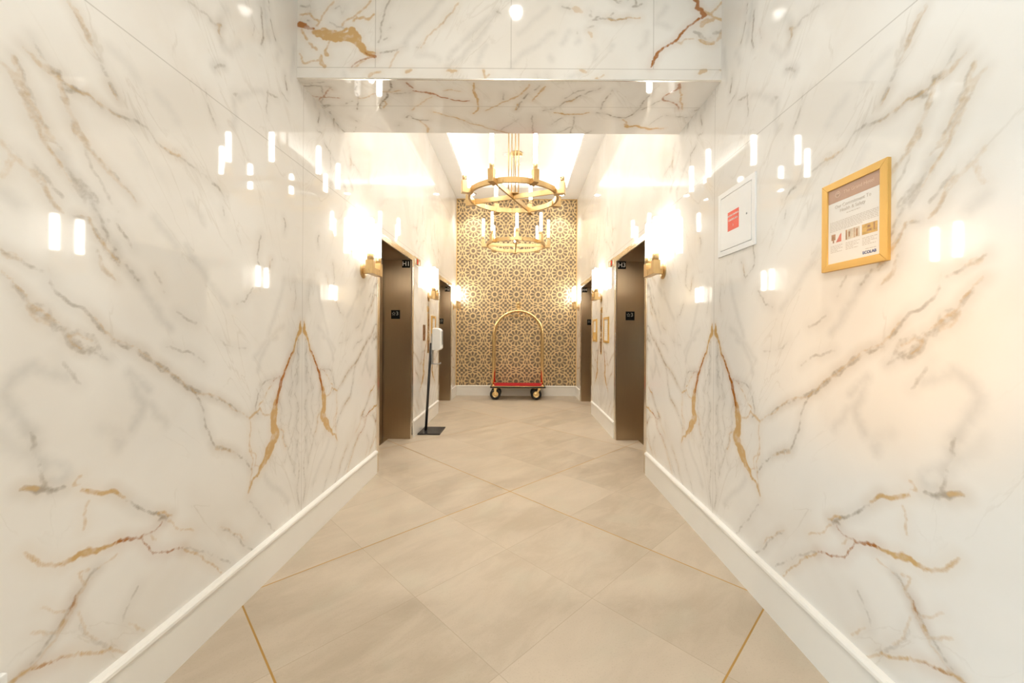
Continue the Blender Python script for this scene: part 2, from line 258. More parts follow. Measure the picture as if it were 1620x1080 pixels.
SOFFIT_VEINS = """
k 0.8 -1.212,2.307,3 -1.172,2.307,4 -1.101,2.309,3 -1.05,2.318,3
o 0.7 -1.213,2.4,3 -1.163,2.416,3 -1.113,2.416,3 -1.049,2.423,4
k 0.8 -1.204,2.523,3 -1.171,2.5,4 -1.144,2.497,3 -1.212,2.539,3
o 0.7 -1.189,2.449,3 -1.157,2.42,3 -1.061,2.325,3 -1.054,2.345,3
k 0.7 -1.203,2.276,2.5 -1.151,2.281,2.5 -1.065,2.268,2.5
k 0.6 -1.106,2.319,2.5 -1.131,2.385,2.5 -1.187,2.463,2.5 -1.187,2.515,2.5
k 0.9 -0.879,2.266,3 -0.904,2.317,3 -0.923,2.397,4 -0.944,2.454,3 -0.99,2.544,3
k 0.8 -1.054,2.499,3 -1.003,2.462,3 -0.978,2.454,3
g 0.7 -0.932,2.425,3 -0.868,2.41,3 -0.805,2.375,3 -0.74,2.355,3 -0.646,2.341,3
k 0.9 -0.686,2.265,4 -0.701,2.335,5 -0.741,2.382,4 -0.777,2.438,4 -0.84,2.519,5 -0.831,2.542,4
g 0.7 -0.779,2.445,3 -0.779,2.481,3 -0.816,2.527,3
o 0.9 -0.593,2.27,4 -0.579,2.301,6 -0.568,2.32,4
o 0.9 -0.575,2.346,4 -0.521,2.359,4 -0.471,2.372,8 -0.452,2.379,5 -0.417,2.413,4 -0.346,2.44,4 -0.254,2.444,4
g 0.7 -0.638,2.548,3 -0.57,2.487,3 -0.474,2.407,3
g 0.6 -0.395,2.345,3 -0.344,2.331,3 -0.29,2.348,3
k 0.6 -0.712,2.368,3 -0.656,2.374,3 -0.597,2.367,3
g 0.9 -0.204,2.272,4 -0.21,2.323,5 -0.206,2.397,7 -0.204,2.49,4 -0.208,2.536,5 -0.245,2.583,5
k 0.7 -0.038,2.361,3 -0.041,2.43,3
g 0.8 -0.161,2.551,3 -0.114,2.512,3 -0.034,2.452,3 0.035,2.401,3
g 0.8 0.033,2.541,3 0.047,2.473,3
k 0.8 -1.179,2.57,3 -1.198,2.668,3 -1.209,2.793,3 -1.201,2.841,3
k 0.8 -0.699,2.638,4 -0.665,2.612,5 -0.649,2.654,5 -0.616,2.67,6 -0.56,2.67,4
g 0.7 -0.618,2.679,5 -0.591,2.74,5 -0.585,2.777,9 -0.603,2.834,5
g 0.85 -0.502,2.57,3.5 -0.445,2.602,4 -0.386,2.626,3.5 -0.303,2.684,3.5 -0.233,2.727,3.5 -0.161,2.772,3.5 -0.086,2.809,3.5 0.001,2.856,3.5
k 0.7 -1.067,2.642,2.5 -1.051,2.693,2.5
k 0.6 -0.787,2.743,2.5 -0.766,2.707,2.5
k 0.5 -1.133,2.83,2.5 -1.09,2.764,2.5
k 0.5 -0.086,2.799,2 -0.006,2.716,2 0.051,2.646,2
k 0.85 0.037,2.541,4 0.059,2.465,4 0.088,2.408,4 0.112,2.366,4
g 0.7 0.013,2.423,4 0.055,2.387,4 0.095,2.327,4 0.114,2.282,4
g 0.8 0.139,2.443,3 0.178,2.359,4 0.196,2.326,8 0.21,2.3,3
k 0.7 0.148,2.333,3 0.178,2.288,4
k 0.8 0.213,2.547,3 0.282,2.523,3 0.336,2.455,3 0.384,2.433,5 0.427,2.384,3 0.477,2.343,3 0.535,2.31,3
g 0.6 0.352,2.448,4 0.385,2.44,6 0.399,2.419,4
k 0.6 0.339,2.412,2.5 0.382,2.357,2.5 0.443,2.33,2.5
k 0.8 0.58,2.527,3 0.587,2.438,3 0.602,2.355,3 0.608,2.328,3
k 0.9 0.817,2.54,3 0.826,2.472,3 0.837,2.4,3 0.838,2.339,3
o 0.85 0.979,2.267,6 0.994,2.305,9 0.982,2.325,5 0.954,2.358,4 0.933,2.399,4 0.947,2.427,5 0.994,2.441,4 1.044,2.47,4 1.078,2.522,4
g 0.8 0.997,2.312,4 1.036,2.378,4 1.055,2.441,4 1.1,2.522,4
k 0.7 0.823,2.548,3 0.876,2.494,3 0.936,2.42,3
k 0.8 1.235,2.253,3 1.24,2.309,3 1.248,2.389,3 1.231,2.475,3 1.189,2.537,3
g 0.9 0.286,2.57,4 0.331,2.577,6 0.356,2.593,5 0.44,2.584,4 0.508,2.567,4
k 0.85 0.562,2.567,4 0.608,2.574,4 0.658,2.598,4 0.718,2.622,5 0.766,2.63,4 0.799,2.588,4 0.819,2.548,4
k 0.7 0.421,2.609,3 0.43,2.676,3 0.432,2.756,4 0.427,2.831,3
k 0.6 0.14,2.595,3 0.152,2.696,3 0.151,2.806,4 0.168,2.854,4
o 0.7 0.15,2.815,3 0.167,2.844,3
g 0.95 0.786,2.707,9 0.81,2.743,10 0.857,2.724,7 0.912,2.75,11 0.966,2.768,11 1.011,2.758,7 1.068,2.758,3
g 0.7 0.752,2.647,4 0.793,2.698,4
k 0.7 1.026,2.594,3 1.113,2.609,5 1.187,2.614,3 1.239,2.608,3
k 0.5 0.28,2.713,3 0.321,2.652,3 0.37,2.601,3
k 0.5 0.499,2.85,2.5 0.569,2.801,2.5
k 0.5 0.951,2.723,2.5 0.974,2.653,2.5 1.002,2.602,2.5
k 0.6 0.328,2.823,3 0.416,2.747,3
k 0.6 1.355,2.811,3 1.326,2.737,3 1.272,2.649,3
"""
ROD_E, COVE_E, WORLD_E, EXPOSURE = 25., 58., .62, 0.19


# ------------------------------------------------------------------ helpers
def link(o, parent=None):
    COL.objects.link(o)
    if parent is not None: o.parent = parent
    return o
def tag(o, label=None, cat=None, group=None, kind=None):
    if label: o['label'] = label
    if cat: o['category'] = cat
    if group: o['group'] = group
    if kind: o['kind'] = kind
    return o
def thing(name, loc, label, cat, group=None, rz=0):
    o = link(bpy.data.objects.new(name, None)); o.location = loc; o.rotation_euler = (0, 0, rz)
    o.empty_display_size = .05
    return tag(o, label, cat, group)
def copy_tree(o, parent=None):
    c = o.copy(); link(c, parent)
    for ch in list(o.children): copy_tree(ch, c)
    return c
class MB:
    """collects shapes, then links them as one mesh object"""
    def __init__(s): s.bm = bmesh.new(); s.mi = 0
    def _add(s, vs, fs, sm=False):
        v = [s.bm.verts.new(p) for p in vs]
        for f in fs:
            try:
                q = s.bm.faces.new([v[i] for i in f]); q.material_index = s.mi; q.smooth = sm
            except ValueError: pass
        return v
    def box(s, x0, x1, y0, y1, z0, z1, bev=0):
        if bev <= 0:
            s._add([(x0,y0,z0),(x1,y0,z0),(x1,y1,z0),(x0,y1,z0),(x0,y0,z1),(x1,y0,z1),(x1,y1,z1),(x0,y1,z1)],
                   [(3,2,1,0),(4,5,6,7),(0,1,5,4),(1,2,6,5),(2,3,7,6),(3,0,4,7)])
            return s
        t = bmesh.new(); bmesh.ops.create_cube(t, size=1)
        for v in t.verts: v.co = ((x0+x1)/2+v.co.x*(x1-x0), (y0+y1)/2+v.co.y*(y1-y0), (z0+z1)/2+v.co.z*(z1-z0))
        bmesh.ops.bevel(t, geom=t.edges[:], offset=bev, segments=2, affect='EDGES', profile=.6)
        s.merge(t); return s
    def merge(s, t, mat=None, sm=False):
        t.verts.ensure_lookup_table(); t.verts.index_update()
        vs = [(mat @ v.co) if mat else v.co.copy() for v in t.verts]
        s._add(vs, [[v.index for v in f.verts] for f in t.faces], sm); t.free()
    def cyl(s, p0, p1, r0, r1=None, n=20, cap=True):
        p0, p1 = Vector(p0), Vector(p1); r1 = r0 if r1 is None else r1
        d = (p1-p0).normalized(); a = d.orthogonal().normalized(); b = d.cross(a)
        vs = [tuple(p0+(a*math.cos(2*PI*i/n)+b*math.sin(2*PI*i/n))*r0) for i in range(n)]
        vs += [tuple(p1+(a*math.cos(2*PI*i/n)+b*math.sin(2*PI*i/n))*r1) for i in range(n)]
        v = s._add(vs, [(i,(i+1)%n,n+(i+1)%n,n+i) for i in range(n)], True)
        if cap:
            for q in (v[:n][::-1], v[n:]):
                f = s.bm.faces.new(q); f.material_index = s.mi
        return s
    def lathe(s, prof, c=(0,0,0), axis='z', n=28):
        vs = []; m = len(prof)
        for i in range(n):
            a = 2*PI*i/n
            for r, h in prof:
                p = (r*math.cos(a), r*math.sin(a), h)
                if axis == 'y': p = (p[0], p[2], p[1])
                if axis == 'x': p = (p[2], p[0], p[1])
                vs.append((c[0]+p[0], c[1]+p[1], c[2]+p[2]))
        s._add(vs, [(i*m+j, ((i+1)%n)*m+j, ((i+1)%n)*m+j+1, i*m+j+1) for i in range(n) for j in range(m-1)], True)
        return s
    def tube(s, pts, r, n=14):
        pts = [Vector(p) for p in pts]; rings = []; a = None
        for i, p in enumerate(pts):
            d = (pts[min(i+1,len(pts)-1)]-pts[max(i-1,0)]).normalized()
            a = d.orthogonal().normalized() if a is None else (a-d*a.dot(d)).normalized()
            b = d.cross(a); rr = r[i] if isinstance(r, (list, tuple)) else r
            rings.append([tuple(p+(a*math.cos(2*PI*k/n)+b*math.sin(2*PI*k/n))*rr) for k in range(n)])
        v = s._add([q for g in rings for q in g], [(i*n+k, i*n+(k+1)%n, (i+1)*n+(k+1)%n, (i+1)*n+k) for i in range(len(pts)-1) for k in range(n)], True)
        for q in (v[:n][::-1], v[-n:]):
            f = s.bm.faces.new(q); f.material_index = s.mi
        return s
    def prism(s, poly, axis, a, b):
        """extrude a 2D polygon along an axis; poly holds the two other coordinates in xyz order"""
        def p3(p, t): return {'x': (t,p[0],p[1]), 'y': (p[0],t,p[1]), 'z': (p[0],p[1],t)}[axis]
        n = len(poly)
        s._add([p3(p,a) for p in poly]+[p3(p,b) for p in poly],
               [tuple(range(n))[::-1], tuple(range(n,2*n))]+[(i,(i+1)%n,n+(i+1)%n,n+i) for i in range(n)])
        return s
    def quad(s, *p): s._add(p, [tuple(range(len(p)))]); return s
    def build(s, name, mats, parent=None, loc=None, recalc=True, bevel=0):
        if recalc: bmesh.ops.recalc_face_normals(s.bm, faces=s.bm.faces[:])
        me = bpy.data.meshes.new(name); s.bm.to_mesh(me); s.bm.free()
        for m in (mats if isinstance(mats, (list, tuple)) else [mats]): me.materials.append(m)
        o = link(bpy.data.objects.new(name, me), parent)
        if loc is not None: o.location = loc
        if bevel:
            m = o.modifiers.new('bevel', 'BEVEL'); m.width = bevel; m.segments = 2; m.limit_method = 'ANGLE'; m.angle_limit = math.radians(40)
        return o
def text_mesh(body, size, depth=.0004, align='CENTER', bold=0):
    cu = bpy.data.curves.new('text', 'FONT'); cu.body = body; cu.size = size; cu.extrude = depth; cu.offset = bold
    cu.align_x = align; cu.align_y = 'CENTER'; cu.resolution_u = 3
    o = bpy.data.objects.new('text', cu); COL.objects.link(o)
    dg = bpy.context.evaluated_depsgraph_get(); dg.update()
    me = bpy.data.meshes.new_from_object(o.evaluated_get(dg))
    bpy.data.objects.remove(o); bpy.data.curves.remove(cu)
    t = bmesh.new(); t.from_mesh(me); bpy.data.meshes.remove(me)
    return t
def frame_matrix(o, right, up):
    r, u = Vector(right).normalized(), Vector(up).normalized(); n = r.cross(u)
    m = Matrix((r, u, n)).transposed().to_4x4(); m.translation = o
    return m

# ------------------------------------------------------------------ materials
def new_mat(name):
    m = bpy.data.materials.new(name); m.use_nodes = True
    nt = m.node_tree; b = nt.nodes['Principled BSDF']
    return m, nt, b
def N(nt, t, **k):
    n = nt.nodes.new(t)
    for a, v in k.items():
        if a in n.inputs: n.inputs[a].default_value = v
        else: setattr(n, a, v)
    return n
def L(nt, a, b): nt.links.new(a, b)
def math_n(nt, op, a, b=None, clamp=False):
    n = nt.nodes.new('ShaderNodeMath'); n.operation = op; n.use_clamp = clamp
    for i, v in enumerate((a, b)):
        if v is None: continue
        if isinstance(v, (int, float)): n.inputs[i].default_value = v
        else: L(nt, v, n.inputs[i])
    return n.outputs[0]
def mix_c(nt, fac, a, b):
    n = nt.nodes.new('ShaderNodeMix'); n.data_type = 'RGBA'
    for s, v in ((n.inputs['Factor'], fac), (n.inputs['A'], a), (n.inputs['B'], b)):
        if isinstance(v, (int, float)): s.default_value = v
        elif isinstance(v, tuple): s.default_value = (*v, 1) if len(v) == 3 else v
        else: L(nt, v, s)
    return n.outputs['Result']
def mapr(nt, v, a, b, c=0., d=1., smooth=True):
    n = nt.nodes.new('ShaderNodeMapRange'); n.interpolation_type = 'SMOOTHSTEP' if smooth else 'LINEAR'
    L(nt, v, n.inputs['Value'])
    for k, x in zip(('From Min','From Max','To Min','To Max'), (a,b,c,d)): n.inputs[k].default_value = x
    return n.outputs['Result']
def simple(name, col, rough=.5, metal=0., noise=.06, scale=30, spec=.5, coat=0, bump=0):
    m, nt, b = new_mat(name)
    tc = N(nt, 'ShaderNodeTexCoord'); nz = N(nt, 'ShaderNodeTexNoise', Scale=scale, Detail=4.); L(nt, tc.outputs['Object'], nz.inputs['Vector'])
    lo = tuple(c*(1-noise) for c in col); hi = tuple(min(1, c*(1+noise)) for c in col)
    L(nt, mix_c(nt, nz.outputs['Fac'], lo, hi), b.inputs['Base Color'])
    b.inputs['Roughness'].default_value = rough; b.inputs['Metallic'].default_value = metal
    b.inputs['Specular IOR Level'].default_value = spec; b.inputs['Coat Weight'].default_value = coat
    if bump:
        bp = N(nt, 'ShaderNodeBump', Strength=bump, Distance=.002); L(nt, nz.outputs['Fac'], bp.inputs['Height']); L(nt, bp.outputs[0], b.inputs['Normal'])
    return m
def brushed(name, col, rough, stretch, amt=.12):
    m, nt, b = new_mat(name)
    tc = N(nt, 'ShaderNodeTexCoord'); mp = N(nt, 'ShaderNodeMapping'); mp.inputs['Scale'].default_value = stretch
    nz = N(nt, 'ShaderNodeTexNoise', Scale=1., Detail=5.)
    L(nt, tc.outputs['Object'], mp.inputs['Vector']); L(nt, mp.outputs[0], nz.inputs['Vector'])
    L(nt, mix_c(nt, nz.outputs['Fac'], tuple(c*(1-amt) for c in col), tuple(min(1, c*(1+amt)) for c in col)), b.inputs['Base Color'])
    L(nt, mapr(nt, nz.outputs['Fac'], .3, .7, rough*.85, rough*1.2), b.inputs['Roughness'])
    b.inputs['Metallic'].default_value = 1
    return m
def emit(name, col, s):
    m, nt, b = new_mat(name)
    nt.nodes.remove(b); e = N(nt, 'ShaderNodeEmission', Strength=s); e.inputs['Color'].default_value = (*col, 1)
    L(nt, e.outputs[0], nt.nodes['Material Output'].inputs['Surface'])
    return m
def marble():
    m, nt, b = new_mat('polished gold vein marble')
    uv = N(nt, 'ShaderNodeAttribute', attribute_name='slab').outputs['Vector']
    pos = N(nt, 'ShaderNodeTexCoord').outputs['Object']
    def noise(sc, det=4., stretch=None, rot=None, dist=0., vec=uv):
        mp = N(nt, 'ShaderNodeMapping'); L(nt, vec, mp.inputs['Vector'])
        if rot is not None: mp.inputs['Rotation'].default_value = (0, 0, rot)
        if stretch:
            # rotate first, then stretch along the vein direction
            m2 = N(nt, 'ShaderNodeMapping'); L(nt, mp.outputs[0], m2.inputs['Vector']); m2.inputs['Scale'].default_value = stretch; mp = m2
        n = N(nt, 'ShaderNodeTexNoise', Scale=sc, Detail=det, Distortion=dist); L(nt, mp.outputs[0], n.inputs['Vector'])
        return n.outputs['Fac']
    base = mix_c(nt, mapr(nt, noise(1.6, 3., dist=.6), .35, .7), MARBLE_A, MARBLE_B)
    # faint diagonal streaks and fine hairs
    st = noise(5., 5., stretch=(1., .16, 1.), rot=.70, dist=.5)
    base = mix_c(nt, math_n(nt, 'MULTIPLY', mapr(nt, st, .58, .76), .20), base, (.60,.56,.49))
    st2 = noise(8., 6., stretch=(1., .25, 1.), rot=.55, dist=1.)
    rid = math_n(nt, 'ABSOLUTE', math_n(nt, 'SUBTRACT', st2, .5))
    hair = math_n(nt, 'MULTIPLY', math_n(nt, 'MULTIPLY', mapr(nt, rid, .020, .0), mapr(nt, st, .48, .62)), .20)
    base = mix_c(nt, hair, base, (.47,.40,.30))
    fine = noise(55., 4.)
    jit = math_n(nt, 'MULTIPLY', math_n(nt, 'SUBTRACT', fine, .5), .013)
    bn = noise(19., 3.); brk = mapr(nt, bn, .32, .60, .22, 1.); brg = mapr(nt, bn, .30, .52, .62, 1.)
    def layer(base, tagn, col, soft, halo_a=.14, brk=brg):
        sd = N(nt, 'ShaderNodeAttribute', attribute_name='d'+tagn).outputs['Fac']
        it = N(nt, 'ShaderNodeAttribute', attribute_name='i'+tagn).outputs['Fac']
        f = mapr(nt, math_n(nt, 'ADD', sd, jit), soft, -soft*.5)
        halo = mapr(nt, sd, .045, -.003, 0., halo_a)
        f = math_n(nt, 'MAXIMUM', math_n(nt, 'MULTIPLY', f, brk), halo)
        return mix_c(nt, math_n(nt, 'MULTIPLY', f, it, True), base, col)
    base = layer(base, 'l', (.60,.575,.53), .030, 0.)
    base = layer(base, 'k', (.31,.26,.195), .0075, .18, brk)
    base = layer(base, 'g', (.60,.385,.16), .0065)
    base = layer(base, 'o', (.38,.14,.025), .0050)
    # slab joints
    jn = N(nt, 'ShaderNodeAttribute', attribute_name='joint').outputs['Fac']
    base = mix_c(nt, mapr(nt, jn, .0032, .0012, 0., .42), base, (.33,.29,.23))
    L(nt, base, b.inputs['Base Color'])
    b.inputs['Roughness'].default_value = .035
    b.inputs['Specular IOR Level'].default_value = .72
    return m
MARBLE_A, MARBLE_B = (.86,.83,.78), (.80,.755,.69)
def floor_mat():
    m, nt, b = new_mat('beige stone tile with brass inlay')
    pos = N(nt, 'ShaderNodeTexCoord').outputs['Object']
    sp = N(nt, 'ShaderNodeSeparateXYZ'); L(nt, pos, sp.inputs[0])
    x, y = sp.outputs['X'], sp.outputs['Y']
    C, D = 3.115, 2.507
    r2 = math.sqrt(2)
    a = math_n(nt, 'DIVIDE', math_n(nt, 'ADD', x, math_n(nt, 'SUBTRACT', y, C)), r2)
    c = math_n(nt, 'DIVIDE', math_n(nt, 'SUBTRACT', x, math_n(nt, 'SUBTRACT', y, C)), r2)
    def near(v, p, off=0.):
        q = math_n(nt, 'DIVIDE', math_n(nt, 'ADD', v, 100*p+off), p)
        f = math_n(nt, 'FRACT', q)
        return math_n(nt, 'MULTIPLY', math_n(nt, 'MINIMUM', f, math_n(nt, 'SUBTRACT', 1., f)), p), math_n(nt, 'FLOOR', q)
    P = D/r2; T = P/3
    ba, _ = near(a, P); bc, _ = near(c, P)
    ta, ia = near(a, T); tc_, ic = near(c, T)
    brass = mapr(nt, math_n(nt, 'MINIMUM', ba, bc), .0042, .0030)
    grout = mapr(nt, math_n(nt, 'MINIMUM', ta, tc_), .0022, .0010)
    cmb = N(nt, 'ShaderNodeCombineXYZ'); L(nt, ia, cmb.inputs[0]); L(nt, ic, cmb.inputs[1])
    wn = N(nt, 'ShaderNodeTexWhiteNoise', noise_dimensions='3D'); L(nt, cmb.outputs[0], wn.inputs['Vector'])
    # per tile shifted, streaky stone
    off = N(nt, 'ShaderNodeVectorMath', operation='MULTIPLY_ADD'); L(nt, wn.outputs['Color'], off.inputs[0]); off.inputs[1].default_value = (9,9,9)
    cab = N(nt, 'ShaderNodeCombineXYZ'); L(nt, a, cab.inputs[0]); L(nt, c, cab.inputs[1]); L(nt, cab.outputs[0], off.inputs[2])
    mp = N(nt, 'ShaderNodeMapping'); mp.inputs['Scale'].default_value = (1.3, 2.9, 1); mp.inputs['Rotation'].default_value = (0, 0, .35); L(nt, off.outputs[0], mp.inputs['Vector'])
    n1 = N(nt, 'ShaderNodeTexNoise', Scale=2.1, Detail=8., Roughness=.62, Distortion=.45); L(nt, mp.outputs[0], n1.inputs['Vector'])
    n2 = N(nt, 'ShaderNodeTexNoise', Scale=160., Detail=3.); L(nt, pos, n2.inputs['Vector'])
    n3 = N(nt, 'ShaderNodeTexNoise', Scale=5., Detail=5.); L(nt, off.outputs[0], n3.inputs['Vector'])
    base = mix_c(nt, mapr(nt, n1.outputs['Fac'], .32, .68), FLOOR_A, FLOOR_B)
    base = mix_c(nt, math_n(nt, 'MULTIPLY', wn.outputs['Value'], .62), base, FLOOR_C)
    base = mix_c(nt, math_n(nt, 'MULTIPLY', mapr(nt, n3.outputs['Fac'], .5, .75), .3), base, (.50,.47,.36))
    base = mix_c(nt, math_n(nt, 'MULTIPLY', mapr(nt, n2.outputs['Fac'], .56, .70), .30), base, (.36,.29,.20))
    base = mix_c(nt, math_n(nt, 'MULTIPLY', grout, .6), base, (.36,.28,.19))
    base = mix_c(nt, brass, base, (.50,.30,.09))
    L(nt, base, b.inputs['Base Color'])
    L(nt, math_n(nt, 'MULTIPLY', brass, .75), b.inputs['Metallic'])
    L(nt, mapr(nt, n1.outputs['Fac'], .3, .7, .34, .46), b.inputs['Roughness'])
    b.inputs['Specular IOR Level'].default_value = .4
    return m
FLOOR_A, FLOOR_B, FLOOR_C = (.415,.335,.24), (.53,.44,.33), (.60,.505,.39)
def glass_mat():
    m, nt, b = new_mat('clear glass tube'); nt.nodes.remove(b)
    tr = N(nt, 'ShaderNodeBsdfTransparent'); gl = N(nt, 'ShaderNodeBsdfGlossy', Roughness=.05); lw = N(nt, 'ShaderNodeLayerWeight', Blend=.3)
    tr.inputs['Color'].default_value = (.96,.96,.95,1)
    mx = N(nt, 'ShaderNodeMixShader'); L(nt, mapr(nt, lw.outputs['Facing'], .2, 1., .03, .45), mx.inputs[0]); L(nt, tr.outputs[0], mx.inputs[1]); L(nt, gl.outputs[0], mx.inputs[2])
    L(nt, mx.outputs[0], nt.nodes['Material Output'].inputs['Surface'])
    return m
MARBLE = marble(); FLOOR = floor_mat(); GLASS = glass_mat()
WARM = (1., .955, .88)
ROD = emit('glowing candle rod', WARM, ROD_E)
COVE = emit('cove light strip', (1., .975, .93), COVE_E)
DOWN = emit('downlight lens', (1., .93, .82), 40)
BRASS = brushed('antique satin brass', (.60,.425,.21), .32, (40,40,6))
GOLD = simple('polished gold tube', (.86,.63,.31), .16, 1., .05)
STEEL = brushed('brushed stainless steel', (.43,.33,.22), .19, (90,90,3), .05)
def anisotropic(m, rough, an, rot):
    nt = m.node_tree; b = nt.nodes['Principled BSDF']
    t = N(nt, 'ShaderNodeTangent', direction_type='RADIAL', axis='Z'); L(nt, t.outputs[0], b.inputs['Tangent'])
    for l in list(b.inputs['Roughness'].links): nt.links.remove(l)
    b.inputs['Roughness'].default_value = rough; b.inputs['Anisotropic'].default_value = an; b.inputs['Anisotropic Rotation'].default_value = rot
anisotropic(STEEL, .30, .95, 0.)
STEEL_B = simple('bright steel trim', (.86,.81,.73), .2, 1., .04)
PAINT = simple('white ceiling paint', (.90,.885,.855), .7, noise=.02, scale=6)
BASEB = simple('cream gloss skirting', (.88,.845,.78), .28, noise=.03, scale=4)
GOLDP = simple('gold lattice paper', (.74,.55,.285), .38, .25, .12, 14)
TAUPE = simple('taupe lattice ground', (.215,.15,.092), .5, .1, .15, 20)
BLACK = simple('black powder coat', (.015,.014,.014), .4, bump=.1)
SIGNB = simple('black sign plastic', (.006,.006,.006), .6, spec=.12)
SIGNW = simple('white sign lettering', (.85,.83,.78), .5)
SIGNG = simple('silver sign lettering', (.36,.35,.31), .5)
PLASTIC = simple('white plastic', (.86,.85,.82), .3, noise=.02)
GREYP = simple('grey plastic', (.30,.30,.29), .35)
PANELW = simple('white enamelled panel', (.86,.85,.82), .3, noise=.02, scale=5)
REDL = simple('coral red label', (.83,.10,.045), .5)
CARPET = simple('red carpet', (.42,.003,.005), .95, noise=.35, scale=260, bump=.6)
RUBBER = simple('black rubber', (.013,.012,.012), .6)
FRAMEG = simple('matte gold frame', (.70,.43,.12), .35, .45, .05, 12)
PAPER = simple('printed paper', (.84,.79,.72), .5, noise=.02)
INK = simple('grey brown print', (.58,.50,.41), .6)
TAN = simple('brown printed band', (.52,.32,.22), .35)
TANL = simple('pale printed band lettering', (.70,.50,.37), .5)
BLUE = simple('navy print', (.03,.05,.20), .5)
PH_A = simple('brown photo print', (.42,.23,.12), .5, noise=.7, scale=60)
PH_B = simple('red photo print', (.72,.22,.15), .5, noise=.3, scale=60)
PH_C = simple('amber photo print', (.70,.40,.13), .5, noise=.6, scale=70)
PH_D = simple('beige photo print', (.66,.56,.42), .5, noise=.4, scale=60)
REDLED = emit('red display digit', (1., .06, .03), 1.6)
DARK = simple('dark door gap', (.012,.010,.008), .6)
BROWNB = brushed('brown bronze plate', (.38,.21,.11), .3, (20,20,20), .4)
BANDM = simple('lobby wall covering', (.20,.135,.085), .5, noise=.15, scale=5)  # mid tone for the unseen lobby wall, picked for the jamb reflections
BANDD = simple('lobby wood panelling', (.045,.026,.014), .4, noise=.15, scale=5)  # dark tone for the unseen lobby wall, darkens the lower jamb reflections
WHITEG = simple('lobby plaster', (.80,.76,.68), .6, noise=.03, scale=3)

# ------------------------------------------------------------------ veined marble surfaces
def parse(txt):
    out = []
    for ln in txt.strip().splitlines():
        p = ln.split(); out.append((p[0], float(p[1]), [tuple(float(v) for v in q.split(',')) for q in p[2:]]))
    return out
def vein_field(veins, u0, u1, z0, z1, step, seed, fibres=False):
    """distance (minus half width) to the nearest stroke and its strength, per kind, on a regular grid"""
    rng = random.Random(seed)
    nu, nz = int((u1-u0)/step)+2, int((z1-z0)/step)+2
    D = {k: np.full((nu, nz), .2, np.float32) for k in 'lkgo'}; I = {k: np.zeros((nu, nz), np.float32) for k in 'lkgo'}
    reach = .10
    todo = []
    for kind, inten, pts in veins:
        wm = max(p[2] for p in pts)
        if fibres and kind in 'kg' and wm >= 5 and inten <= .76:
            # a broad soft smear is really a sheaf of fine threads
            for q in range(5 if wm < 8 else 8):
                n = len(pts); a = rng.randint(0, max(0, n//2-1)); b = n-rng.randint(0, max(0, n//2-1))
                if b-a < 2: a, b = 0, n
                off = rng.uniform(-1.5, 1.5); r = []
                for i in range(a, b):
                    p0, p1 = pts[max(i-1,0)], pts[min(i+1,n-1)]; dx, dz = p1[0]-p0[0], p1[1]-p0[1]; ln = math.hypot(dx, dz)+1e-6
                    o = pts[i][2]*.001*(off+rng.uniform(-.35, .35))
                    r.append((pts[i][0]-dz/ln*o, pts[i][1]+dx/ln*o, rng.uniform(.8, 2.4) if i not in (a, b-1) else .4))
                todo.append((kind if rng.random() < .75 else ('k' if kind == 'g' else 'g'), inten*rng.uniform(.6, 1.05), r))
            todo.append(('l', inten*.5, [(p[0], p[1], p[2]*.6) for p in pts]))
        else: todo.append((kind, inten, pts))
    for kind, inten, pts in todo:
        # roughen the traced line: midpoint displacement
        for it in range(3):
            q = [pts[0]]
            for a, b in zip(pts, pts[1:]):
                dx, dz = b[0]-a[0], b[1]-a[1]; ln = math.hypot(dx, dz)
                o = rng.uniform(-1, 1)*.11*min(ln, .08); w = (a[2]+b[2])/2*rng.uniform(.8, 1.25)
                if ln > .008: q.append(((a[0]+b[0])/2 - dz/max(ln,1e-6)*o, (a[1]+b[1])/2 + dx/max(ln,1e-6)*o, w))
                q.append(b)
            pts = q
        Dk, Ik = D[kind], I[kind]
        for a, b in zip(pts, pts[1:]):
            i0 = max(0, int((min(a[0],b[0])-reach-u0)/step)); i1 = min(nu, int((max(a[0],b[0])+reach-u0)/step)+2)
            j0 = max(0, int((min(a[1],b[1])-reach-z0)/step)); j1 = min(nz, int((max(a[1],b[1])+reach-z0)/step)+2)
            if i1 <= i0 or j1 <= j0: continue
            U = (u0+np.arange(i0, i1)*step)[:, None]; Z = (z0+np.arange(j0, j1)*step)[None, :]
            dx, dz = b[0]-a[0], b[1]-a[1]; l2 = dx*dx+dz*dz+1e-12
            t = np.clip(((U-a[0])*dx+(Z-a[1])*dz)/l2, 0, 1)
            d = np.hypot(U-a[0]-t*dx, Z-a[1]-t*dz) - (a[2]+(b[2]-a[2])*t)*(.00085 if kind in 'kl' else .0008 if fibres else .001)-(.0008 if kind == 'k' else 0)
            s = Dk[i0:i1, j0:j1]; better = d < s
            s[better] = d[better]; Ik[i0:i1, j0:j1][better] = inten
    return D, I
def bilin(A, fu, fz):
    nu, nz = A.shape
    fu = np.clip(fu, 0, nu-1.001); fz = np.clip(fz, 0, nz-1.001)
    i = fu.astype(int); j = fz.astype(int); a = fu-i; c = fz-j
    return A[i,j]*(1-a)*(1-c)+A[i+1,j]*a*(1-c)+A[i,j+1]*(1-a)*c+A[i+1,j+1]*a*c
def spans(*segs):
    out = []
    for a, b, st in segs:
        n = max(1, int(round((b-a)/st))); out += list(np.linspace(a, b, n, endpoint=False))
    out.append(segs[-1][1]); return np.array(out)
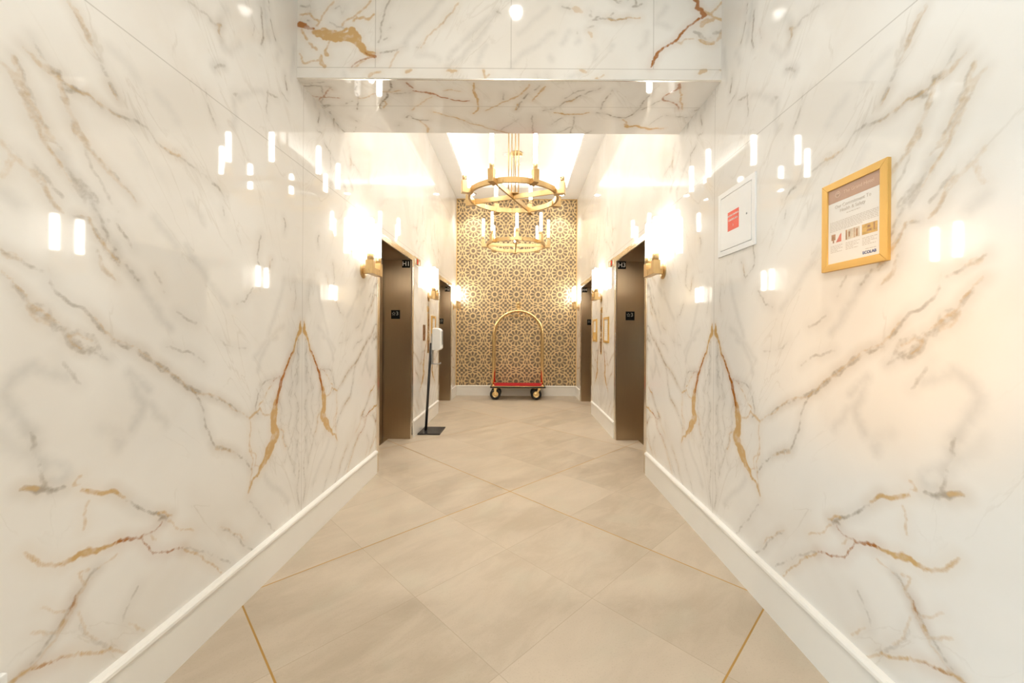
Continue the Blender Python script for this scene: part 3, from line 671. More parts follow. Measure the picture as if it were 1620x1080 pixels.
def marble_grid(name, us, vs, to3d, slab, field, org, step, joint, holes=(), parent=None, flip=False):
    """a dense sheet of marble; us, vs grid lines, to3d maps to space, slab maps to the vein map"""
    nu, nv = len(us), len(vs)
    Uu, Vv = np.meshgrid(us, vs, indexing='ij')
    co = np.stack(to3d(Uu.ravel(), Vv.ravel()), 1).astype(np.float32)
    idx = np.arange(nu*nv).reshape(nu, nv)
    cu = (us[:-1]+us[1:])/2; cv = (vs[:-1]+vs[1:])/2
    keep = np.ones((nu-1, nv-1), bool)
    for a, b, c, d in holes: keep &= ~(((cu > a) & (cu < b))[:, None] & ((cv > c) & (cv < d))[None, :])
    f = np.stack([idx[:-1,:-1], idx[1:,:-1], idx[1:,1:], idx[:-1,1:]], -1)[keep]
    if flip: f = f[:, ::-1]
    nf = len(f)
    me = bpy.data.meshes.new(name)
    me.vertices.add(len(co)); me.vertices.foreach_set('co', co.ravel())
    me.loops.add(nf*4); me.loops.foreach_set('vertex_index', f.astype(np.int32).ravel())
    me.polygons.add(nf); me.polygons.foreach_set('loop_start', (np.arange(nf)*4).astype(np.int32))
    me.update(calc_edges=True)
    su, sv = slab(Uu.ravel(), Vv.ravel())
    D, I = field; fu, fz = (su-org[0])/step, (sv-org[1])/step
    for k in 'lkgo':
        for pre, A in (('d', D[k]), ('i', I[k])):
            at = me.attributes.new(pre+k, 'FLOAT', 'POINT'); at.data.foreach_set('value', bilin(A, fu, fz).astype(np.float32))
    at = me.attributes.new('slab', 'FLOAT_VECTOR', 'POINT')
    at.data.foreach_set('vector', np.stack([su, sv, np.zeros_like(su)], 1).astype(np.float32).ravel())
    at = me.attributes.new('joint', 'FLOAT', 'POINT'); at.data.foreach_set('value', joint(Uu.ravel(), Vv.ravel()).astype(np.float32))
    me.materials.append(MARBLE)
    o = link(bpy.data.objects.new(name, me), parent)
    return o
WALL_F = vein_field(parse(WALL_VEINS), -.05, 1.65, 0., 4.25, .005, 3, True)
def wall_slab(y, z):
    t = np.mod(y-AXIS, 2*SLAB); return np.where(t > SLAB, 2*SLAB-t, t), z
def jd(v, at): return np.min(np.abs(v[:, None]-np.array(at)[None, :]), 1)
JY = [AXIS-SLAB, AXIS, 5.5]; JZ = [2.215, 3.40]
def wall_joint(y, z):
    d = jd(z, JZ)
    # upright joints only exist above the lift heads or on the plain slabs
    return np.minimum(d, jd(y, JY))
def lines(v, at, w=.0016):
    extra = []
    for a in at: extra += [a-.004, a-w, a, a+w, a+.004]
    return np.unique(np.round(np.concatenate([v, extra]), 5))
ys = lines(spans((NEAR,.6,.04), (.6,2.25,.0055), (2.25,3.56,.007), (3.56,4.63,.015), (4.63,6.20,.012), (6.20,7.27,.025), (7.27,END,.02)), JY)
zs = lines(spans((0,.18,.06), (.18,LIFTZ,.006), (LIFTZ,3.2,.007), (3.2,FRONTC,.025)), JZ)
for side, sx in (('left', -1), ('right', 1)):
    w = marble_grid('wall_'+side, ys, zs, lambda y, z: (np.full_like(y, sx*HW), y, z), wall_slab, WALL_F, (-.05, 0.), .005, wall_joint,
                    [(a, b, -1, LIFTZ) for a, b in LIFTS], flip=(sx > 0))
    tag(w, kind='structure')
HEAD_F = vein_field(parse(HEAD_VEINS), -1.3, 1.3, 2.6, 3.3, .005, 5)
hx = lines(spans((-HW, HW, .006)), [-.762, .01, .82]); hz = lines(spans((HEADZ,3.25,.006), (3.25,FRONTC,.1)), [2.755])
def head_joint(x, z):
    return np.where(z > 2.7552, np.minimum(jd(x, [-.762, .01, .82]), jd(z, [2.755])), np.minimum(jd(z, [2.755]), .1))
h = marble_grid('wall_header', hx, hz, lambda x, z: (x, np.full_like(x, HEAD0), z), lambda x, z: (x, z), HEAD_F, (-1.3, 2.6), .005, head_joint)
tag(h, kind='structure')
SOFF_F = vein_field(parse(SOFFIT_VEINS), -1.3, 1.3, 2.15, 2.95, .005, 9)
sy = lines(spans((HEAD0, HEAD1, .006)), [2.505])
tag(marble_grid('ceiling_header', spans((-HW, HW, .006)), sy, lambda x, y: (x, y, np.full_like(x, HEADZ)), lambda x, y: (x, y), SOFF_F, (-1.3, 2.15), .005,
                lambda x, y: jd(y, [2.505]), flip=True), kind='structure')
MB().box(-HW, HW, HEAD0+.01, HEAD1, HEADZ+.01, FRONTC).build('wall_header_core', WHITEG)['kind'] = 'structure'
MB().box(-HW, HW, HEAD0-.003, HEAD0+.004, HEADZ-.0025, HEADZ+.005).build('trim_1', STEEL_B)['kind'] = 'structure'

# ------------------------------------------------------------------ floor, ceilings, skirting, far wall
MB().box(-HW-REC-.15, HW+REC+.15, NEAR, END+.05, -.1, 0).box(-4.2, 4.2, -6.2, NEAR, -.1, 0).build('floor', FLOOR)['kind'] = 'structure'
TX, TY0, TY1 = .93, 3.16, 7.28
c = MB(); LIP = SOFFIT+.05
c.box(-HW, -TX, HEAD1, END, SOFFIT, LIP); c.box(TX, HW, HEAD1, END, SOFFIT, LIP)
c.box(-TX, TX, TY1, END, SOFFIT, LIP); c.box(-TX, TX, HEAD1, TY0, SOFFIT, LIP)
c.box(-HW-.05, HW+.05, HEAD1, END+.05, TRAY, TRAY+.06)
c.build('ceiling', PAINT)['kind'] = 'structure'
MB().box(-4.2, 4.2, -6.2, HEAD0, FRONTC, FRONTC+.06).build('ceiling_front', PAINT)['kind'] = 'structure'
m = MB().box(-4.2, 4.2, -6.3, -6.2, 2.35, FRONTC); m.mi = 1; m.box(-4.2, 4.2, -6.3, -6.19, .9, 2.35); m.mi = 2; m.box(-4.2, 4.2, -6.3, -6.17, 0, .9)
m.build('wall_front', [WHITEG, BANDM, BANDD])['kind'] = 'structure'  # unseen wall, its tone bands made up to grade the steel jamb reflections
MB().box(4.2, 4.3, -6.2, NEAR, 0, FRONTC).box(HW, 4.2, NEAR, NEAR+.06, 0, FRONTC).build('wall_lobby', WHITEG)['kind'] = 'structure'
for bx, lab in (((-HW+.05, -HW+.09, TY0-.1, TY1+.3), 'warm light strip hidden above the left edge of the ceiling tray'), ((HW-.09, HW-.05, TY0-.1, TY1+.3), 'warm light strip hidden above the right edge of the ceiling tray'),
                ((-TX, TX, END-.28, END-.24), 'short warm light strip hidden above the far edge of the ceiling tray'), ((-TX, TX, HEAD1+.06, HEAD1+.10), 'short warm light strip hidden behind the marble header')):
    o = MB().box(*bx, LIP, LIP+.012).build('cove_light', COVE)
    tag(o, lab, 'light', 'cove lights of the ceiling tray')
SK = [(0,0),(.018,0),(.018,.170),(.0225,.174),(.025,.182),(.024,.192),(.018,.200),(0,.203)]
def skirt(name, sx, y0, y1):
    MB().prism([(sx*(HW-d), z) for d, z in SK], 'y', y0, y1).build(name, BASEB)['kind'] = 'structure'
for side, sx in (('left', -1), ('right', 1)):
    skirt('baseboard_'+side, sx, NEAR, LIFTS[0][0]-FR-.004)
    skirt('baseboard_'+side, sx, LIFTS[0][1]+FR+.004, LIFTS[1][0]-FR-.004)
    skirt('baseboard_'+side, sx, LIFTS[1][1]+FR+.004, END)
MB().prism([(END-d, z) for d, z in SK], 'x', -HW+.02, HW-.02).build('baseboard_back', BASEB)['kind'] = 'structure'
# white panel whose top end shows at the lower left edge of the photograph
MB().box(-HW, -HW+.018, NEAR+.1, .972, .203, .407, .004).build('trim_2', PANELW)['kind'] = 'structure'

def lattice():
    """girih wall covering: dark shapes on a gold ground, square repeat of twelve-petal rosettes"""
    m = MB(); P = .4355; k = P/165.; y = END-.0012
    m.mi = 0; m.quad((-HW,END,.19), (HW,END,.19), (HW,END,SOFFIT), (-HW,END,SOFFIT))
    m.quad((-HW-.1,END+.06,0), (HW+.1,END+.06,0), (HW+.1,END+.06,SOFFIT+.1), (-HW-.1,END+.06,SOFFIT+.1))
    m.mi = 1
    X0, X1, Z0, Z1 = -HW+.012, HW-.012, .2, SOFFIT-.012
    def shape(cx, cz, ang, pts):
        ca, sa = math.cos(ang), math.sin(ang)
        q = [(cx+(a*ca-b*sa)*k, cz+(a*sa+b*ca)*k) for a, b in pts]
        if min(p[0] for p in q) > X1 or max(p[0] for p in q) < X0 or min(p[1] for p in q) > Z1 or max(p[1] for p in q) < Z0: return
        q = [(min(max(p[0], X0), X1), min(max(p[1], Z0), Z1)) for p in q]
        ar = abs(sum(q[i][0]*q[(i+1)%len(q)][1]-q[(i+1)%len(q)][0]*q[i][1] for i in range(len(q))))
        if ar < 2e-6: return
        m._add([(p[0], y, p[1]) for p in q], [tuple(range(len(q)))])
    circ = lambda r, n=14: [(r*math.cos(2*PI*i/n), r*math.sin(2*PI*i/n)) for i in range(n)]
    petal = [(26,-1.6),(43,-8.4),(51,-9.4),(57.5,-5.5),(60,0),(57.5,5.5),(51,9.4),(43,8.4),(26,1.6)]
    pin = [(22,-1),(30,-2.6),(39,0),(30,2.6),(22,1)]
    loz = [(65,-4),(68.5,-15),(75,-14),(76,-4),(76,4),(75,14),(68.5,15),(65,4)]
    bow = [(9,0),(33,-8),(36,-4),(36,4),(33,8)]
    oval = [(22,0),(26,-7.5),(32,-10),(38,-8.5),(43.5,0),(38,8.5),(32,10),(26,7.5)]
    dart = [(12,0),(19,-6),(27,-15),(29.5,-4),(36,0),(29.5,4),(27,15),(19,6)]
    ox, oz = .0, 2.462
    for i in range(-4, 5):
        for j in range(-7, 6):
            cx, cz = ox+i*P, oz+j*P
            shape(cx, cz, 0, circ(15.5))
            for t in range(12):
                shape(cx, cz, t*PI/6, petal); shape(cx, cz, (t+.5)*PI/6, pin); shape(cx, cz, (t+.5)*PI/6, loz)
            for a in (0, PI): shape(cx, cz+P/2, a, bow)
            for a in (PI/2, -PI/2): shape(cx+P/2, cz, a, bow)
            qx, qz = cx+P/2, cz+P/2
            shape(qx, qz, 0, circ(12.5, 12))
            for t in range(4): shape(qx, qz, t*PI/2, oval); shape(qx, qz, PI/4+t*PI/2, dart)
    return m.build('wall_back', [GOLDP, TAUPE], recalc=False)
lattice()['kind'] = 'structure'
MB().box(-HW, -HW+.012, END-.006, END, .2, SOFFIT).box(HW-.012, HW, END-.006, END, .2, SOFFIT).box(-HW, HW, END-.006, END, SOFFIT-.012, SOFFIT).build('trim_3', FRAMEG)['kind'] = 'structure'

# ------------------------------------------------------------------ lifts
def plate_sign(name, txt, size, face, cx, y, cz, w, hgt, label, ink, star=False):
    """a black plate on the jamb facing -y, lettering just proud of it"""
    o = MB().box(-w/2, w/2, -.005, 0, -hgt/2, hgt/2, .0008).build(name, SIGNB, loc=(cx, y, cz))
    tag(o, label, 'sign', 'black lift signs')
    m = MB(); m.merge(text_mesh(txt, size, .0006, bold=.0006), frame_matrix((.021 if star else 0, -.0055, .010 if star else -.001), (1,0,0), (0,0,1)))
    if star:
        # hollow five-pointed star left of the floor number
        ring = [[(-.020+k*r*.88*math.sin(i*PI/5), -.0062, .009+k*r*math.cos(i*PI/5)) for i, r in enumerate([.0265, .0122]*5)] for k in (1., .66)]
        m._add(ring[0]+ring[1], [(i, (i+1) % 10, 10+(i+1) % 10, 10+i) for i in range(10)])
    m.build('lettering', ink, o, recalc=False)
    return o
num = 0
for side, sx in (('left', -1), ('right', 1)):
    for li, (a, b) in enumerate(LIFTS):
        num += 1
        d = link(bpy.data.objects.new('door_%d' % num, None)); d['kind'] = 'structure'
        d.location = (sx*HW, (a+b)/2, 0); hw = (b-a)/2; s = sx
        def X(v): return (0, s*v) if s > 0 else (s*v, 0)
        m = MB()
        for y0, y1 in ((-hw-FR, -hw), (hw, hw+FR)):
            m.box(min(-s*.012, s*.004), max(-s*.012, s*.004), y0, y1, 0, LIFTZ+FR, .002)
        m.box(min(-s*.012, s*.004), max(-s*.012, s*.004), -hw, hw, LIFTZ, LIFTZ+FR, .002)
        m.build('door_frame', STEEL_B, d)
        x0, x1 = sorted((s*.004, s*(REC+.06)))
        MB().box(x0, x1, hw, hw+.03, 0, LIFTZ+.03).build('jamb', STEEL, d)
        MB().box(x0, x1, -hw-.03, -hw, 0, LIFTZ+.03).build('jamb', STEEL, d)
        MB().box(x0, x1, -hw, hw, LIFTZ, LIFTZ+.03).build('door_head', STEEL, d)
        x0, x1 = sorted((s*REC, s*(REC+.03)))
        for q, (y0, y1) in enumerate(((-hw+.004, -.002), (.002, hw-.022))):
            MB().box(x0, x1, y0, y1, .006, LIFTZ-.004).build('door_panel', STEEL, d)
        x0, x1 = sorted((s*(REC+.03), s*(REC+.06)))
        MB().box(x0, x1, -hw, hw, 0, LIFTZ).build('door_gap', DARK, d)
        x0, x1 = sorted((s*.26, s*(REC+.05)))
        MB().box(x0, x1, -hw, hw, -.004, .004).build('sill', STEEL_B, d)
        where = ('nearer ' if li == 0 else 'farther ')+side+' lift'
        yj = b-.0002
        plate_sign('lift_sign', 'H%d' % num, .075, s, s*(HW+(.063 if s < 0 else .058)), yj, 2.058, .096, .092, 'black H%d plate high on the far jamb of the %s' % (num, where), SIGNW)
        plate_sign('floor_sign', '3', .062, s, s*(HW+(.184 if s < 0 else .158)), yj, 1.462, .103, .103, 'black star and 3 plate at head height in the %s' % where, SIGNG, True)

# ------------------------------------------------------------------ wall sconces
def glow_tube(parent, x, y, z0, h, r):
    """glass tube with a glowing rod, standing in a brass collar"""
    MB().lathe([(0,z0),(r*.86,z0),(r*.86,z0+.052),(0,z0+.052)], (x,y,0)).build('collar', BRASS, parent)
    g = MB().lathe([(r,z0+.001),(r,z0+h)], (x,y,0), n=24).build('glass_tube', GLASS, parent)
    MB().lathe([(0,z0+.052),(r*.80,z0+.054),(r*.80,z0+h*.93),(r*.6,z0+h*.96),(0,z0+h*.96)], (x,y,0), n=18).build('glow_rod', ROD, parent)
def make_sconce():
    t = thing('wall_sconce', (0,0,0), 'x', 'wall lamp', 'brass twin tube wall sconces')
    MB().lathe([(0,0),(.062,0),(.062,.006),(.058,.009),(0,.009)], (0,0,.035), 'x').cyl((.008,0,.072), (.0105,0,.072), .005).cyl((.008,0,-.002), (.0105,0,-.002), .005).build('backplate', BRASS, t)
    MB().box(.006, .075, -.02, .02, .012, .052, .002).build('stem', BRASS, t)
    m = MB()
    m.prism([(-.115,0),(.115,0),(.115,.105),(.060,.105),(.060,.052),(-.060,.052),(-.060,.105),(-.115,.105)], 'x', .064, .119)
    m.build('bracket', BRASS, t, bevel=.002)
    for y in (-.0875, .0875): glow_tube(t, .0915, y, .105, .345, .029)
    return t
sc0 = make_sconce(); first = True
places = [(-1, 3.20, 'brass twin tube sconce on the left wall, nearest the camera'),
          (-1, 5.50, 'brass twin tube sconce between the two left lifts'),
          (-1, 7.60, 'brass twin tube sconce on the left wall beside the patterned end wall'),
          (1, 3.13, 'brass twin tube sconce on the right wall, nearest the camera'),
          (1, 5.50, 'brass twin tube sconce between the two right lifts'),
          (1, 7.60, 'brass twin tube sconce on the right wall beside the patterned end wall')]
for sx, y, lab in places:
    o = sc0 if first else copy_tree(sc0); first = False
    o.location = (sx*HW, y, 1.715); o.rotation_euler = (0, 0, 0 if sx < 0 else PI); o['label'] = lab

# ------------------------------------------------------------------ chandeliers
def make_chandelier():
    t = thing('chandelier', (0,0,0), 'x', 'chandelier', 'brass ring chandeliers')
    R0, R1 = .447, .470
    m = MB(); m.lathe([(R0,-.026),(R1,-.026),(R1,.026),(R0,.026),(R0,-.026)], n=96)
    for f in m.bm.faces: f.smooth = False
    m.build('ring', BRASS, t)
    for a in (67.5, 157.5):
        b = MB().box(-R0-.004, R0+.004, -.009, .009, -.025, .025, .001).build('crossbar', BRASS, t); b.rotation_euler.z = math.radians(a)
        if a > 100: b.location.z = .0005
    MB().box(-.05, .05, -.05, .05, .026, .034, .002).build('hub', BRASS, t)
    top = TRAY-CHZ
    for k in range(4):
        a = math.radians(20+90*k); x, y = .055*math.cos(a), .055*math.sin(a)
        MB().cyl((x,y,.03), (x,y,top-.02), .006, n=10).build('rod', BRASS, t)
    MB().lathe([(0,top-.03),(.10,top-.03),(.10,top),(0,top)], n=32).build('canopy', BRASS, t)
    arm0 = None
    for k in range(8):
        if arm0 is None:
            arm0 = MB().prism([(.440,-.036),(.552,-.036),(.552,.085),(.497,.085),(.497,.014),(.440,.014)], 'y', -.0275, .0275).build('arm', BRASS, t, bevel=.002)
            glow_tube(arm0, .5245, 0, .085, .345, .024); o = arm0
        else: o = copy_tree(arm0, t)
        o.rotation_euler.z = math.radians(22.5+45*k)
    return t
CHZ = 2.668
ch = make_chandelier(); ch.location = (-.005, 4.10, CHZ); ch['label'] = 'nearer brass ring chandelier with eight upright glowing tubes'
ch.rotation_euler.z = math.radians(1)
c2 = copy_tree(ch); c2.location = (.0, 6.35, CHZ); c2.rotation_euler.z = math.radians(24.5); c2['label'] = 'farther brass ring chandelier, in front of the patterned end wall'

# ------------------------------------------------------------------ ceiling bits
def downlight(x, y, z, label, group=None):
    o = MB().lathe([(.05,.004),(.05,.016),(.055,.018),(.075,.014),(.077,.022),(0,.022)], n=32).build('downlight', [STEEL_B], loc=(x,y,z-.022))
    tag(o, label, 'downlight', group)
    MB().lathe([(0,.006),(.049,.006),(.049,.010),(0,.010)], n=24).build('lens', DOWN, o)
downlight(.02, .92, FRONTC, 'round recessed downlight whose reflection shows on the marble header')
CDL = [(-.86, 7.60, SOFFIT, 'small recessed downlight above the left end of the patterned wall'), (.86, 7.60, SOFFIT, 'small recessed downlight above the right end of the patterned wall'),
       (-.45, 5.1, TRAY, 'recessed downlight in the ceiling tray, left, between the chandeliers'), (.45, 5.1, TRAY, 'recessed downlight in the ceiling tray, right, between the chandeliers'),
       (-.45, 3.35, TRAY, 'recessed downlight in the ceiling tray, left, just behind the header'), (.45, 3.35, TRAY, 'recessed downlight in the ceiling tray, right, just behind the header')]  # tray pairs are added out of view to brighten the lobby floor
for q in CDL: downlight(*q, 'downlights of the lift lobby')
o = MB().lathe([(0,-.012),(.05,-.012),(.062,0),(0,0)], n=32).build('smoke_detector', PLASTIC, loc=(-.16,6.4,TRAY))
tag(o, 'flat round white detector on the tray ceiling beside the farther chandelier', 'detector')
o = MB().lathe([(0,-.05),(.012,-.05),(.03,-.03),(.03,-.026),(.01,-.022),(.01,-.004),(.035,-.003),(.035,0),(0,0)], n=20).build('sprinkler_head', STEEL_B, loc=(.04,6.72,TRAY))
tag(o, 'small metal sprinkler on the tray ceiling behind the farther chandelier', 'sprinkler')

# ------------------------------------------------------------------ luggage cart
def cart():
    t = thing('luggage_cart', (.042, 7.58, 0), 'gold birdcage luggage cart with red carpet deck at the patterned wall', 'luggage cart')
    W, Dp = .50, .235
    MB().box(-W, W, -Dp, Dp, .222, .262, .006).build('deck', GOLD, t)
    MB().box(-W+.035, W-.035, -Dp+.02, Dp-.02, .262, .272, .004).build('carpet', CARPET, t)
    m = MB()
    m.box(-W-.018, W+.018, -Dp-.016, -Dp+.001, .228, .254, .005).box(-W-.018, W+.018, Dp-.001, Dp+.016, .228, .254, .005)
    m.box(-W-.018, -W+.001, -Dp, Dp, .228, .254, .005).box(W-.001, W+.018, -Dp, Dp, .228, .254, .005)
    m.build('bumper', RUBBER, t)
    R, zs = .465, 1.215
    for s in (-1, 1):
        y0 = s*.175; pts = [(-R, y0, .262), (-R, y0, .6), (-R, y0, zs)]
        for i in range(1, 33):
            a = PI - PI*i/32; e = math.sin(a)**2
            pts.append((R*math.cos(a), y0*(1-e)+s*.055*e, zs+R*math.sin(a)))
        pts += [(R, y0, .6), (R, y0, .262)]
        MB().tube(pts, .0215, 16).build('arch', GOLD, t)
        for x in (-R, R):
            MB().lathe([(0,.262),(.034,.262),(.034,.270),(.022,.285),(.0185,.30)], (x,y0,0), n=20).build('post_foot', GOLD, t)
    MB().tube([(-.24,0,1.585),(.24,0,1.585)], .009, 10).lathe([(0,-.012),(.012,-.006),(.013,.004),(0,.012)], (-.24,0,1.585), 'x', 12).lathe([(0,-.012),(.013,-.004),(.012,.006),(0,.012)], (.24,0,1.585), 'x', 12).cyl((0,0,1.585), (0,0,1.675), .010).build('hanger_bar', GOLD, t)
    MB().lathe([(0,1.655),(.05,1.66),(.055,1.69),(.03,1.71),(.020,1.735),(.034,1.752),(.052,1.760),(.052,1.768),(.030,1.776),(.022,1.79),(.036,1.80),(.045,1.820),(.045,1.832),(.034,1.852),(.014,1.866),(0,1.868)], n=24).build('finial', GOLD, t)
    for x in (-.425, .345):
        for y in (-.165, .165):
            tilt = .06 if x > 0 and y < 0 else 0.
            c = MB().lathe([(.058,-.021),(.085,-.024),(.098,-.014),(.101,0),(.098,.014),(.085,.024),(.058,.021),(.058,-.021)], (x,y,.101), 'y', 32).build('caster_wheel', RUBBER, t)
            MB().lathe([(0,-.024),(.018,-.026),(.026,-.016),(.05,-.014),(.060,-.021),(.060,.021),(.05,.014),(.026,.016),(.018,.026),(0,.024)], (x,y,.101), 'y', 24).build('hub', GOLD, c)
            f = MB()
            for s in (-1, 1):
                f.prism([(x-.014,.101-.012),(x+.014,.101-.012),(x+tilt+.024,.216),(x+tilt-.024,.216)], 'y', y+s*.029-.0025, y+s*.029+.0025)
            f.box(x+tilt-.03, x+tilt+.03, y-.034, y+.034, .210, .222, .002)
            f.cyl((x, y-.034, .101), (x, y+.034, .101), .007, n=12)
            f.build('caster_fork', GOLD, c)
cart()

# ------------------------------------------------------------------ hand sanitiser stand
def sanitiser():
    t = thing('sanitizer_stand', (-1.035, 5.0, 0), 'black floor stand holding a white hand sanitizer dispenser before the left lifts', 'sanitizer stand')
    MB().box(-.140, .135, -.185, .185, 0, .016, .004).build('base', BLACK, t)
    MB().tube([(-.078,-.01,.012),(-.020,.0,1.12)], .0165, 18).build('pole', BLACK, t)
    MB().box(-.010, .005, -.035, .035, .862, 1.24, .003).build('back_bracket', GREYP, t)
    d = MB(); t2 = bmesh.new()
    d.prism([(.004,1.03),(.004,1.30),(.035,1.312),(.085,1.306),(.118,1.285),(.122,1.06),(.108,1.036),(.07,1.026)], 'y', -.062, .062)
    ob = d.build('dispenser', PLASTIC, t, bevel=.014)
    ob.modifiers['bevel'].segments = 4
    MB().box(.1195, .1235, -.03, .03, 1.10, 1.27, .004).build('window', GREYP, ob)
    MB().box(.004, .10, -.05, .05, .852, .858).box(-.004, .004, -.05, .05, .852, .95).box(.094, .10, -.05, .05, .852, .872).build('drip_tray', GREYP, t)
sanitiser()

# ------------------------------------------------------------------ things mounted on the walls
def on_wall(sx, y, z):
    """a frame of axes lying on a side wall: first axis runs to the viewer's right, second up, third off the wall"""
    return frame_matrix((sx*HW, y, z), (0, -sx, 0), (0, 0, 1)) if sx > 0 else frame_matrix((sx*HW, y, z), (0, 1, 0), (0, 0, 1))
def wall_thing(name, sx, y, z, label, cat, group=None):
    t = thing(name, (0,0,0), label, cat, group); t.matrix_world = on_wall(sx, y, z); return t
def rim(w, h, b, d0, d1, bev=.0015):
    m = MB()
    for q in (((-w/2,-h/2),(w/2,-h/2),(w/2-b,-h/2+b),(-w/2+b,-h/2+b)), ((w/2,h/2),(-w/2,h/2),(-w/2+b,h/2-b),(w/2-b,h/2-b)),
              ((-w/2,h/2),(-w/2,-h/2),(-w/2+b,-h/2+b),(-w/2+b,h/2-b)), ((w/2,-h/2),(w/2,h/2),(w/2-b,h/2-b),(w/2-b,-h/2+b))):
        m.prism(q, 'z', d0, d1)
    return m
def printed(m, txt, size, x, y, z=.0, align='CENTER', bold=0):
    m.merge(text_mesh(txt, size, .0002, align, bold), Matrix.Translation((x, y, z)))
def line_rows(m, x0, x1, rows, z, h=.0011):
    for y, f in rows:
        x = x0
        while x < x0+(x1-x0)*f:
            w = random.uniform(.005, .014); w = min(w, x0+(x1-x0)*f-x)
            if w > .002: m.quad((x,y-h,z),(x+w,y-h,z),(x+w,y+h,z),(x,y+h,z))
            x += w+.0022
def poster():
    W, Hh = .262, .318
    t = wall_thing('framed_notice', 1, 1.340, 1.640, 'gold framed health and safety notice on the right marble wall', 'framed notice')
    rim(W, Hh, .026, .0, .0135).build('frame', FRAMEG, t, bevel=.0015)
    p = MB().box(-W/2+.024, W/2-.024, -Hh/2+.024, Hh/2-.024, .002, .008).build('notice_sheet', PAPER, t)
    w, h = W/2-.026, Hh/2-.026
    MB().box(-w, w, h-.048, h, .0081, .0084).build('header_band', TAN, p)
    m = MB()
    printed(m, 'The Grand Hotel', .017, .022, h-.023, .0087)
    m.lathe([(.0085,0),(.011,0),(.011,.0004),(.0085,.0004),(.0085,0)], (-.062,h-.023,.0085), n=20)
    m.lathe([(0,.0002),(.004,.0002),(.004,.0004),(0,.0004)], (-.062,h-.021,.0085), n=12)
    m.build('header_lettering', TANL, p, recalc=False)
    m = MB()
    printed(m, 'Our Commitment To', .0165, -.002, h-.066, .0084)
    printed(m, 'Health & Safety', .0165, -.002, h-.083, .0084)
    line_rows(m, -.025, .030, [(h-.098, 1)], .0083, .0012)
    line_rows(m, -w+.008, w-.008, [(h-.118-.0052*i, 1 if i < 6 else .7) for i in range(7)], .0083, .0009)
    for cx in (-.066, .0, .066):
        line_rows(m, cx-.028, cx+.028, [(-h+.063-.0055*i, (1,.8,.95,.6,.9)[i]) for i in range(5)], .0083, .0010)
    line_rows(m, w-.055, w-.014, [(-h+.026, 1)], .0083, .0009)
    m.build('lettering', INK, p, recalc=False)
    m = MB(); printed(m, 'ECOLAB', .0135, w-.040, -h+.014, .0084, bold=.0003); m.build('company_name', BLUE, p, recalc=False)
    y0, y1 = -h+.074, -h+.108
    a = MB().box(-.094, -.038, y0, y1, .0081, .0084)
    a.mi = 1; a.box(-.090, -.072, y0+.010, y1-.003, .0084, .0086); a.box(-.084, -.078, y0, y0+.01, .0084, .0086)
    a.mi = 2; a._add([(-.070,y0,.0086),(-.046,y0,.0086),(-.046,y1-.004,.0086),(-.052,y1-.008,.0086)], [(0,1,2,3)])
    a.build('photo', [PAPER, PH_A, PH_B], p, recalc=False)
    a = MB().box(-.028, .028, y0, y1, .0081, .0084)
    a.mi = 1; a.box(-.028, -.023, y0, y1, .0084, .0086); a.box(.006, .0085, y0, y1, .0084, .0086); a.box(.014, .021, y0+.003, y1-.006, .0084, .0086); a.box(-.016, -.010, y0+.008, y1-.008, .0084, .0086)
    a.build('photo', [PH_D, PH_A], p, recalc=False)
    a = MB().box(.037, .094, y0, y1, .0081, .0084)
    a.mi = 1; a.box(.056, .072, y0+.008, y0+.015, .0084, .0086); a.box(.058, .068, y0+.02, y1-.006, .0084, .0086); a.box(.080, .085, y0+.008, y1-.002, .0084, .0086)
    a.build('photo', [PH_C, PH_A], p, recalc=False)
poster()
def access_panel():
    t = wall_thing('access_panel', 1, 2.075, 1.862, 'square white access panel with a small red label on the right wall', 'access panel')
    rim(.352, .352, .028, 0, .008).build('panel_frame', PANELW, t, bevel=.001)
    d = MB().box(-.1455, .1455, -.1455, .1455, 0, .0085).build('panel_door', PANELW, t, bevel=.001)
    MB().lathe([(0,.0085),(.005,.0085),(.005,.0100),(0,.0100)], (.108,-.006,0), n=14).build('lock', GREYP, d)
    l = MB().box(-.064, .044, -.042, .060, .0086, .0091).build('label', REDL, d); l.location = (-.006,-.012,0)
    m = MB()
    printed(m, 'FLOOR CONTROL', .0125, -.010, .038, .0094, bold=.0003); printed(m, 'CONTROL BOX', .0125, -.010, .014, .0094, bold=.0003); printed(m, '1', .018, -.010, -.018, .0094, bold=.0003)
    m.build('label_text', SIGNW, l, recalc=False)
access_panel()
def lantern(sx):
    t = wall_thing('lift_indicator', sx, 4.85, 2.118, '%s steel lift indicator with a red digit, above the skirting between the lifts' % ('left wall' if sx < 0 else 'right wall'), 'lift indicator', 'steel lift indicators')
    t['label'] = 'steel plate with red digit beside the nearer lift on the %s' % ('left' if sx < 0 else 'right')
    MB().box(-.155, .155, -.052, .052, -.003, .012, .002).build('plate', STEEL_B, t)
    MB().box(-.03, .03, -.038, .038, .012, .0135).build('display', SIGNB, t)
    m = MB(); printed(m, '3', .078, 0, 0, .0145, bold=.003); m.build('digit', REDLED, t, recalc=False)
    for s in (-1, 1):
        MB()._add and None
        a = MB(); v = [(s*.092-.026,-.028*s,.0125),(s*.092+.026,-.028*s,.0125),(s*.092,.030*s,.0125)]
        a.prism([(p[0],p[1]) for p in v], 'z', .011, .0132); a.build('arrow', PLASTIC, t)
lantern(-1); lantern(1)
